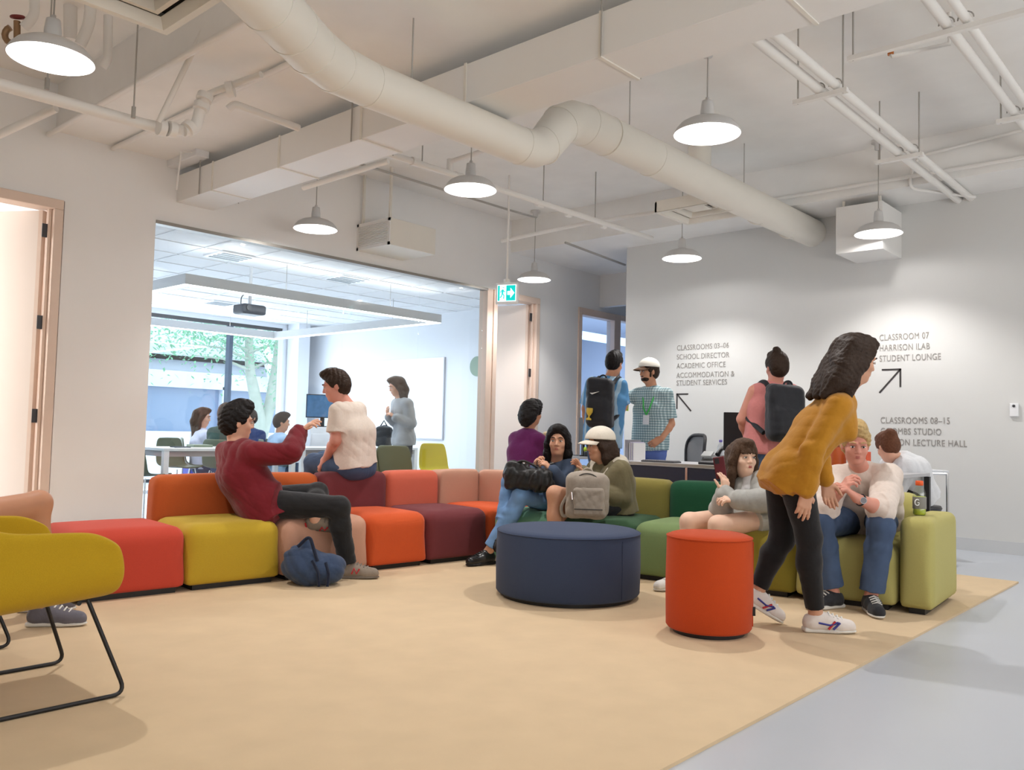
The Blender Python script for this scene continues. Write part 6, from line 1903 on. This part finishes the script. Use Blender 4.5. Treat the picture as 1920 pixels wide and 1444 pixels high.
S.build('beard', H_BROWN, r_, 0.006, (0.002, 150, 3))
add_cap(r_, hp_, A_, mat('white_cap_cloth', (0.85, 0.82, 0.74), 0.8), brimm=mat('brown_cap_brim', rgb(92, 66, 46), 0.8))
GRN = mat('green_lanyard', rgb(70, 190, 90), 0.6)
root = thing('lanyard', P_['ch'], 'bright green lanyard round the neck of the person in the white cap', 'lanyard')
for x in (-1, 1):
    MB().tube([P_['nk'] + lat_ * x * 0.070 - bf_ * 0.01 + UP * 0.008, P_['nk'] + lat_ * x * 0.07 + bf_ * 0.075 - ax_ * 0.055, P_['ch'] + bf_ * 0.142 + lat_ * x * 0.035 + ax_ * 0.02, P_['ch'] + bf_ * 0.142 - ax_ * 0.05], 0.008, 8).build('ribbon', GRN, root)
MB().obox(P_['ch'] + bf_ * 0.142 - ax_ * 0.10, lat_ * 0.035, bf_ * 0.002, ax_ * 0.05).build('badge', WHITE, root)

# --- woman in purple by the door
M_PURP = cloth('purple_jersey', rgb(88, 24, 78))
def curly(S, hp, A, P, lat, bf):
    hair_cap(S, hp, A, 0.98, 1.12, 0.055, 0.012)
    S.chain([hp(0, -0.07, 0.03), hp(0, -0.09, -0.05), hp(0.0, -0.095, -0.10)], [0.075, 0.072, 0.05], 0.04)
r_, P_, hp_, A_, *_x = make_person(
    'person in a purple top with dark curly hair seated by the open door', 8.5,
    dict(hd=(999, 775, 0.04), nk=(990, 810, 0.02), ch=(985, 848, 0.0), pv=(984, 893, -0.05), shR=(1012, 826, -0.07), shL=(966, 823, 0.09),
         elR=(1022, 864, 0.02), wrR=(1020, 836, 0.20), elL=(968, 866, 0.22), wrL=(1000, 846, 0.36),
         knR=(1010, 905, 0.36), anR=(1010, 972, 0.38), knL=(990, 905, 0.42), anL=(990, 972, 0.44)),
    (0.45, 0.88), (0.72, 0.68, -0.10), SK_TAN, dict(f=curly, m=H_BLACK, fold=(0.010, 70, 3)),
    dict(m=M_PURP, e=0.018, hem=0.06, se=0.004, sleeve=1.7, fold=(0.005, 22, 27)),
    dict(m=M_BLACKJ, e=0.012), dict(m=SHOE_BLK, toeR=(0.5, 0.8), toeL=(0.5, 0.8)),
    hands=dict(R=dict(f=(0.1, 0.3, 0.95), p=(-0.3, 0.9, 0), curl=(0.6, 0.7, 0.7, 0.7))), female=True, voxel=0.0075)
q = at(1025, 815, 8.78)
S = Solid().ell(q, np.eye(3), (0.045, 0.04, 0.03), 0.01)
tag(S.build('sandwich', mat('pale_bread', rgb(222, 200, 160), 0.8), None, 0.006, (0.004, 60, 2)), 'pale sandwich in the hand of the person in purple', 'food')
def stool(x, y, h, label):
    r = thing('stool', (x, y, 0), label, 'stool', 'dark stools')
    MB().lathe((x, y, 0), [(0.0, h - 0.04), (0.17, h - 0.04), (0.18, h - 0.02), (0.17, h), (0.0, h)], 28).build('seat', DARKM, r)
    for k in range(4):
        a = PI / 4 + k * PI / 2
        MB().tube([(x + 0.12 * math.cos(a), y + 0.12 * math.sin(a), h - 0.04), (x + 0.19 * math.cos(a), y + 0.19 * math.sin(a), 0)], 0.011, 8).build('leg', DARKM, r)
stool(P_['pv'][0], P_['pv'][1], P_['pv'][2] - 0.11, 'dark stool under the person in purple')

# --- person with a bun bending behind the blond man
M_WBLOUSE = cloth('white_blouse_cloth', rgb(224, 226, 230))
def bun(S, hp, A, P, lat, bf):
    hair_cap(S, hp, A, 0.98, 1.0, 0.06, 0.0)
    S.ell(hp(0, -0.095, 0.075), A, (0.048, 0.04, 0.045), 0.015)
r_, P_, hp_, A_, *_x = make_person(
    'person with a brown hair bun and white blouse bending down behind the blond one', 7.0,
    dict(hd=(1664, 838, -0.02), nk=(1686, 862, 0.0), ch=(1710, 884, 0.02), pv=(1722, 922, 0.05), shR=(1672, 874, 0.14), shL=(1700, 878, -0.14),
         elR=(1660, 912, 0.14), wrR=(1640, 930, 0.10), elL=(1680, 915, -0.12), wrL=(1655, 930, -0.08),
         knR=(1660, 945, 0.1), anR=(1662, 1030, 0.1), knL=(1675, 945, -0.1), anL=(1676, 1030, -0.1)),
    (-0.9, 0.3), (-0.15, 0.9, -0.5), SK_LIGHT, dict(f=bun, m=hairmat('auburn_hair', (0.13, 0.05, 0.025))),
    dict(m=M_WBLOUSE, name='blouse', e=0.026, se=0.014, hem=0.05, fold=(0.011, 26, 37)),
    dict(m=M_BLACKJ, e=0.012), dict(m=SHOE_BLK, toeR=(-0.9, 0.2), toeL=(-0.9, 0.2)), female=True, voxel=0.009)
stool(P_['pv'][0], P_['pv'][1], max(0.3, P_['pv'][2] - 0.11), 'dark stool under the person with the hair bun')

# --- woman in the grey jumper standing in the classroom
M_GREYJ = cloth('grey_jumper_knit', rgb(166, 168, 172))
r_, P_, hp_, A_, lat_, bf_, ax_ = make_person(
    'person in a grey jumper with long brown hair standing in the classroom', 10.6,
    dict(hd=(743, 725, 0.0), nk=(752, 750, 0.0), ch=(757, 778, 0.0), pv=(756, 820, 0.0), shL=(764, 758, -0.13), shR=(744, 757, 0.13),
         elL=(772, 794, -0.14), wrL=(742, 784, -0.20), elR=(741, 792, 0.08), wrR=(729, 782, -0.08),
         knL=(759, 884, -0.06), anL=(761, 940, -0.05), knR=(752, 884, 0.06), anR=(753, 940, 0.08)),
    (-0.85, -0.5), (-0.80, -0.45, -0.32), SK_LIGHT, dict(f=hair_long(0.34, 1.02, 0.076), m=H_MID, fold=(0.004, 60, 3)),
    dict(m=M_GREYJ, name='jumper', e=0.018, se=0.004, hem=0.09, thigh=0.14, fold=(0.006, 22, 57)),
    dict(m=M_BLACKJ, e=0.008), dict(m=SHOE_BLK, toeR=(-0.8, -0.3), toeL=(-0.8, -0.3)), tw=0.9,
    hands=dict(L=dict(f=(-0.8, 0.0, 0.6), p=(-0.4, 0.3, -0.7), curl=(0.5, 0.6, 0.6, 0.6)), R=dict(f=(-0.3, -0.3, 0.8), p=(0.6, 0.2, -0.4), curl=(0.5, 0.6, 0.6, 0.6))),
    female=True, s=0.98, voxel=0.0075)
q = at(719, 822, 11.45)
q[2] = 0.74 + 0.145
root = thing('shoulder_bag', q - UP * 0.15, 'dark grey slouchy bag resting on the classroom table beside the standing person', 'bag')
S = Solid().box(q, axes_from(fr2(0.2, 1)), (0.11, 0.07, 0.14), 0.05).ell(q + UP * 0.08, np.eye(3), (0.08, 0.07, 0.08), 0.04)
S.build('bag', cloth('dark_grey_leather', (0.035, 0.037, 0.042), 0.15, 0.5), root, 0.009, (0.014, 20, 3))
MB().tube([q + UP * 0.12 - CAMR * 0.06, q + UP * 0.22, q + UP * 0.12 + CAMR * 0.06], 0.01, 8).build('handle', BLACK, root)

# --- people seated round the classroom table
def class_person(label, px, py, d, face, body, sk, hair, top, sleeve, female=False, lean=0):
    k = 1580.0 / d
    make_person(label, d,
                dict(hd=(px, py, 0.0), nk=(px - lean * 0.5, py + 0.17 * k, 0.0), ch=(px - lean * 0.9, py + 0.33 * k, 0.0), pv=(px - lean, py + 0.62 * k, 0.0),
                     shR=(px - lean * 0.6 + body[1] * 0.17 * k, py + 0.24 * k, -body[0] * 0.17), shL=(px - lean * 0.6 - body[1] * 0.17 * k, py + 0.24 * k, body[0] * 0.17),
                     elR=(px - lean + (body[1] * 0.2 + body[0] * 0.12) * k, py + 0.46 * k, -body[0] * 0.2 + body[1] * 0.12), elL=(px - lean + (-body[1] * 0.2 + body[0] * 0.12) * k, py + 0.46 * k, body[0] * 0.2 + body[1] * 0.12),
                     wrR=(px - lean + (body[1] * 0.12 + body[0] * 0.33) * k, py + 0.46 * k, -body[0] * 0.12 + body[1] * 0.33), wrL=(px - lean + (-body[1] * 0.12 + body[0] * 0.33) * k, py + 0.46 * k, body[0] * 0.12 + body[1] * 0.33),
                     knR=(px - lean + (body[1] * 0.09 + body[0] * 0.42) * k, py + 0.62 * k, -body[0] * 0.09 + body[1] * 0.42), knL=(px - lean + (-body[1] * 0.09 + body[0] * 0.42) * k, py + 0.62 * k, body[0] * 0.09 + body[1] * 0.42),
                     anR=(px - lean + (body[1] * 0.09 + body[0] * 0.42) * k, py + 1.02 * k, -body[0] * 0.09 + body[1] * 0.42), anL=(px - lean + (-body[1] * 0.09 + body[0] * 0.42) * k, py + 1.02 * k, body[0] * 0.09 + body[1] * 0.42)),
                body, face, sk, hair, top, dict(m=M_JEAN, e=0.012), dict(m=SHOE_DK, toeR=(*body, 0), toeL=(*body, 0)), female=female, voxel=FVX)
    q = at(px - lean, py + 0.62 * k, d)
    shell_chair(q[0], q[1], fr2(*body), CHG, 'grey green chair under the ' + label.split(' with')[0].split(' seated')[0], 'grey green classroom chairs')
class_person('person in a lilac T-shirt with long brown hair seated at the classroom table', 380, 783, 11.1, (0.95, 0.1, -0.12), (0.92, 0.38), SK_LIGHT,
             dict(f=hair_long(0.30, 1.03, 0.076), m=H_MID), dict(m=cloth('lilac_cotton', rgb(214, 216, 236)), e=0.016, sleeve=0.6, grow=0.014, hem=0.04), 0.6, True, 6)
class_person('person in a dark green T-shirt seated at the classroom table', 424, 776, 10.5, (0.3, 0.95, -0.1), (0.25, 0.95), SK_LIGHT,
             dict(f=hair_short(1.03, 0.01), m=H_MID), dict(m=cloth('dark_green_cotton', rgb(62, 82, 74)), e=0.018, sleeve=1.2, hem=0.04), 1.2, False, 2)
class_person('person in a navy sweatshirt seated behind the raised arm of the maroon jacket', 468, 784, 11.6, (-0.4, -0.9, -0.1), (-0.4, -0.9), SK_TAN,
             dict(f=hair_short(1.0, 0.01), m=H_BROWN), dict(m=cloth('navy_sweat', rgb(52, 66, 110)), e=0.02, hem=0.04), 2, False, 0)
class_person('person in a pale blue shirt seated near the classroom window, facing right', 529, 792, 11.4, (0.92, 0.3, -0.1), (0.88, 0.45), SK_TAN,
             dict(f=hair_short(1.0, 0.012), m=H_BROWN), dict(m=cloth('pale_blue_cotton', rgb(168, 196, 226)), e=0.018, sleeve=1.4, hem=0.04), 1.4, False, 10)

# --- bare legged person in the rear armchair
W = lambda x, y, z: ('w', x, y, z)
make_person('bare legged person in grey canvas shoes sitting in the rear mustard armchair', 4.1,
            dict(hd=W(0.66, 4.40, 1.24), nk=W(0.67, 4.40, 1.05), ch=W(0.72, 4.40, 0.86), pv=W(0.84, 4.39, 0.52), shR=W(0.69, 4.22, 0.98), shL=W(0.69, 4.58, 0.98),
                 elR=W(0.88, 4.16, 0.75), wrR=W(1.08, 4.26, 0.68), elL=W(0.88, 4.62, 0.75), wrL=W(1.08, 4.52, 0.68),
                 knR=(72, 944, 4.02 - 4.1), anR=(80, 1148, 4.06 - 4.1), knL=(70, 958, 4.25 - 4.1), anL=(62, 1128, 4.36 - 4.1)),
            (0.67, 0.74), (0.67, 0.74, -0.1), SK_TAN, dict(f=hair_short(1.0, 0.01), m=H_BROWN),
            dict(m=cloth('blue_grey_cotton', rgb(120, 130, 146)), e=0.018, sleeve=0.8, hem=0.05),
            dict(m=cloth('sand_shorts', rgb(170, 150, 120)), name='shorts', e=0.018, len=0.6),
            dict(m=cloth('grey_canvas', rgb(104, 102, 112)), toeR=(0.98, 0.15), toeL=(0.9, 0.3)), voxel=0.0072)
# ------------------------------------------------------------------ bags, bottle and small things round the sofas
# slouched blue bag on the carpet
q = at(583, 1078, 5.30)
b0 = V3(q[0], q[1], CARPET_TOP)
root = thing('rucksack', b0, 'slouched navy blue rucksack lying on the carpet against the pink seat', 'bag')
A = axes_from(fr2(0.95, 0.25))
fx, sy = fr2(1, 0.1), fr2(-0.1, 1)
S = Solid()
S.ell(b0 + UP * 0.095 + fx * 0.00, np.array([fx, sy, UP]), (0.175, 0.13, 0.10), 0.05)
S.ell(b0 + UP * 0.15 - fx * 0.07, np.array([fx, sy, UP]), (0.105, 0.10, 0.095), 0.05)
S.ell(b0 + UP * 0.10 + fx * 0.12, np.array([fx, sy, UP]), (0.085, 0.10, 0.075), 0.04)
S.cone(b0 + UP * 0.20 - fx * 0.05, b0 + UP * 0.265 - fx * 0.03, 0.05, 0.028, 0.03)
S.cut(b0 + UP * 0.003, -UP, 0.004)
M_BAGB = cloth('navy_blue_canvas', rgb(54, 70, 98), 0.15)
S.build('bag', M_BAGB, root, 0.006, (0.016, 17, 12))
D_STRAP = cloth('dark_navy_webbing', rgb(24, 32, 52))
MB().tube(rounded([b0 + UP * 0.24 - fx * 0.08 - sy * 0.06, b0 + UP * 0.31 - fx * 0.01 - sy * 0.05, b0 + UP * 0.16 + fx * 0.05 - sy * 0.11], 0.04), 0.011, 8).build('carry_loop', D_STRAP, root)
MB().tube([b0 + UP * 0.165 + fx * 0.02 - sy * 0.12, b0 + UP * 0.10 + fx * 0.06 - sy * 0.145, b0 + UP * 0.012 + fx * 0.07 - sy * 0.15], 0.009, 8).build('strap', D_STRAP, root)
MB().tube([b0 + UP * 0.15 + fx * 0.10 - sy * 0.10, b0 + UP * 0.08 + fx * 0.125 - sy * 0.13, b0 + UP * 0.012 + fx * 0.12 - sy * 0.15], 0.009, 8).build('strap', D_STRAP, root)

# black handbag on the lap of the denim jacket
q = at(990, 897, 6.22)
root = thing('handbag', q - UP * 0.1, 'soft black handbag on the lap of the person in the denim jacket', 'bag')
S = Solid()
A = np.array([fr2(0.93, -0.35, -0.18), fr2(0.35, 0.93), UP])
S.box(q - UP * 0.005, A, (0.165, 0.085, 0.075), 0.05, 0.03)
S.box(q - A[0] * 0.10 + UP * 0.045, A, (0.07, 0.06, 0.06), 0.03, 0.04)
S.ell(q + A[0] * 0.13 - UP * 0.02, A, (0.07, 0.07, 0.05), 0.04)
M_BB = mat('black_soft_leather', (0.008, 0.008, 0.009), 0.45, vary=0.2, scale=30, bump=0.4)
S.build('bag', M_BB, root, 0.0065, (0.013, 32, 13))
MB().tube(rounded([q - CAMR * 0.13 + UP * 0.08, q - CAMR * 0.05 + UP * 0.14 - CAMF * 0.03, q + CAMR * 0.08 + UP * 0.08 - CAMF * 0.05, q + CAMR * 0.15 + UP * 0.0 - CAMF * 0.06], 0.05), 0.008, 8).build('strap', M_BB, root)
MB().tube([q - CAMR * 0.035 + UP * 0.108 - CAMF * 0.02, q - CAMR * 0.035 + UP * 0.118 - CAMF * 0.02], 0.014, 12).build('clasp', CHROME, root)

# greige backpack on the lap of the cap wearer
q = at(1101, 930, 5.92)
root = thing('backpack', q - UP * 0.16, 'grey beige backpack standing on the lap of the person in the off-white cap', 'backpack')
A = np.array([fr2(1.0, -0.12), fr2(0.12, 1.0), UP])
M_GR = cloth('greige_canvas', rgb(160, 150, 138), 0.10)
S = Solid().box(q, A, (0.148, 0.075, 0.155), 0.05, 0.02).ell(q + UP * 0.09, A, (0.12, 0.075, 0.075), 0.05)
S.build('bag', M_GR, root, 0.006, (0.008, 22, 15))
S = Solid().box(q - A[1] * 0.075 - UP * 0.035 + A[0] * 0.015, A, (0.105, 0.028, 0.095), 0.022, 0.01)
S.build('front_pocket', M_GR, root, 0.006, (0.006, 26, 19))
MB().tube([q - A[1] * 0.105 - A[0] * 0.085 - UP * 0.085, q - A[1] * 0.108 + A[0] * 0.11 - UP * 0.085], 0.004, 6).build('zip', mat('dark_zip', (0.05, 0.045, 0.04), 0.5), root)
MB().tube(arc(q - A[1] * 0.068 + UP * 0.06, 0.10, 0.25, PI - 0.25, A[0], UP, 14), 0.004, 6).build('zip', mat('dark_zip', (0.05, 0.045, 0.04), 0.5), root)
MB().tube(arc(q + UP * 0.158, 0.035, 0, PI, A[0], UP, 8), 0.007, 8).build('grab_handle', M_GR, root)
MB().tube(rounded([q - A[0] * 0.14 + UP * 0.0, q - A[0] * 0.185 - UP * 0.08 - A[1] * 0.02, q - A[0] * 0.17 - UP * 0.15, q - A[0] * 0.12 - UP * 0.14], 0.04), 0.012, 8).build('shoulder_strap', M_GR, root)
MB().tube([q - A[1] * 0.106 - A[0] * 0.105 + UP * 0.03, q - A[1] * 0.108 - A[0] * 0.1 - UP * 0.02], 0.005, 6).build('zip_pull', CHROME, root)

# sports drink bottle on the armrest
q = at(1724, 968, 4.98)
bz = CARPET_TOP + 0.549
b = V3(q[0], q[1], bz)
root = thing('bottle', b, 'clear sports drink bottle with orange cap and yellow green drink on the lime armrest', 'bottle')
PL = glass_mat('clear_bottle_plastic', (0.93, 0.96, 0.92), 0.10)
MB().lathe(b, [(0.0, 0.002), (0.030, 0.002), (0.036, 0.010), (0.036, 0.050), (0.033, 0.055), (0.036, 0.062), (0.037, 0.115), (0.034, 0.122), (0.036, 0.130), (0.030, 0.150), (0.019, 0.170), (0.017, 0.182)], 28).build('body', PL, root)
MB().lathe(b, [(0.0, 0.004), (0.029, 0.004), (0.034, 0.011), (0.034, 0.050), (0.031, 0.056), (0.034, 0.062), (0.0345, 0.112), (0.0, 0.112)], 28).build('drink', mat('yellow_green_drink', rgb(188, 200, 60), 0.15, vary=0.05), root)
MB().lathe(b, [(0.0373, 0.040), (0.0378, 0.042), (0.0378, 0.108), (0.0373, 0.110)], 28).build('label_band', mat('grey_bottle_label', rgb(132, 130, 122), 0.4), root)
MB().lathe(b, [(0.0195, 0.176), (0.0215, 0.178), (0.0215, 0.200), (0.019, 0.204), (0.0, 0.204)], 24).build('cap', mat('orange_cap', rgb(236, 96, 40), 0.45), root)
dv = unit(V3(-b[0], -b[1], 0)); rt = np.cross(UP, dv) * -1
rt = CAMR
g = MB()
gc = b + unit(dv - rt * 0.25) * 0.0395 + UP * 0.078 - rt * 0.004
g.tube(arc(gc, 0.014, PI * 0.25, PI * 1.75, rt, UP * 1.25, 14) + [gc + rt * 0.0115 - UP * 0.001, gc + rt * 0.002 - UP * 0.001], 0.0032, 6)
g.build('white_letter', mat('white_print', (0.8, 0.8, 0.8), 0.5), root)

# chrome side table behind the sofa end
c0 = on_plane_z(1758, 883, 0.72)
p0, p1 = at(1738, 884, 7.2), at(1776, 882, 7.2)
root = thing('side_table', (p1[0], p1[1], 0), 'narrow chrome framed side table by the wall behind the lime armrest', 'table')
zt = p1[2]
dirx = unit(V3(p1[0] - p0[0], p1[1] - p0[1], 0)); dn = V3(-dirx[1], dirx[0], 0)
cs = [V3(p1[0], p1[1], 0), V3(p1[0], p1[1], 0) - dirx * 0.36, V3(p1[0], p1[1], 0) - dirx * 0.36 + dn * 0.3, V3(p1[0], p1[1], 0) + dn * 0.3]
mid = sum(cs) / 4
MB().obox(mid + UP * (zt - 0.012), dirx * 0.19, dn * 0.16, UP * 0.010).build('top', mat('pale_table_top', (0.7, 0.72, 0.76), 0.25), root, bevel=0.003)
for k, c in enumerate(cs):
    MB().tube([c, c + UP * (zt - 0.02)], 0.012, 12).build('leg', CHROME, root)
for a_, b_ in zip(cs, cs[1:] + cs[:1]):
    MB().tube([a_ + UP * (zt - 0.03), b_ + UP * (zt - 0.03)], 0.011, 10).build('rail', CHROME, root)

# small red and white carton and a crumpled white bag near the desk end
q = at(1568, 838, 6.9)
root = thing('carton', (q[0], q[1], DT), 'red and white carton on the desk behind the blond person', 'box')
c = V3(6.85, 2.40, DT)
MB().box((6.80, 2.36, DT), (6.90, 2.50, DT + 0.16)).build('box', mat('orange_red_card', rgb(222, 92, 56), 0.6), root, bevel=0.003)
MB().box((6.798, 2.40, DT + 0.03), (6.80, 2.46, DT + 0.12)).build('white_patch', WHITE, root)
MB().box((6.797, 2.37, DT + 0.04), (6.798, 2.39, DT + 0.14)).build('plum_stripe', mat('plum_print', rgb(120, 40, 70), 0.5), root)
q = at(1538, 848, 6.9)
root = thing('canister', (6.9, 2.62, DT), 'orange canister on the desk behind the walking person', 'canister')
MB().lathe((6.9, 2.62, DT), [(0, 0), (0.06, 0), (0.062, 0.01), (0.062, 0.19), (0.055, 0.2), (0, 0.2)], 24).build('body', mat('orange_tin', rgb(196, 92, 40), 0.4), root)
MB().lathe((6.9, 2.62, DT), [(0.064, 0.19), (0.064, 0.215), (0, 0.216)], 24).build('lid', mat('dark_orange_lid', rgb(140, 60, 30), 0.4), root)
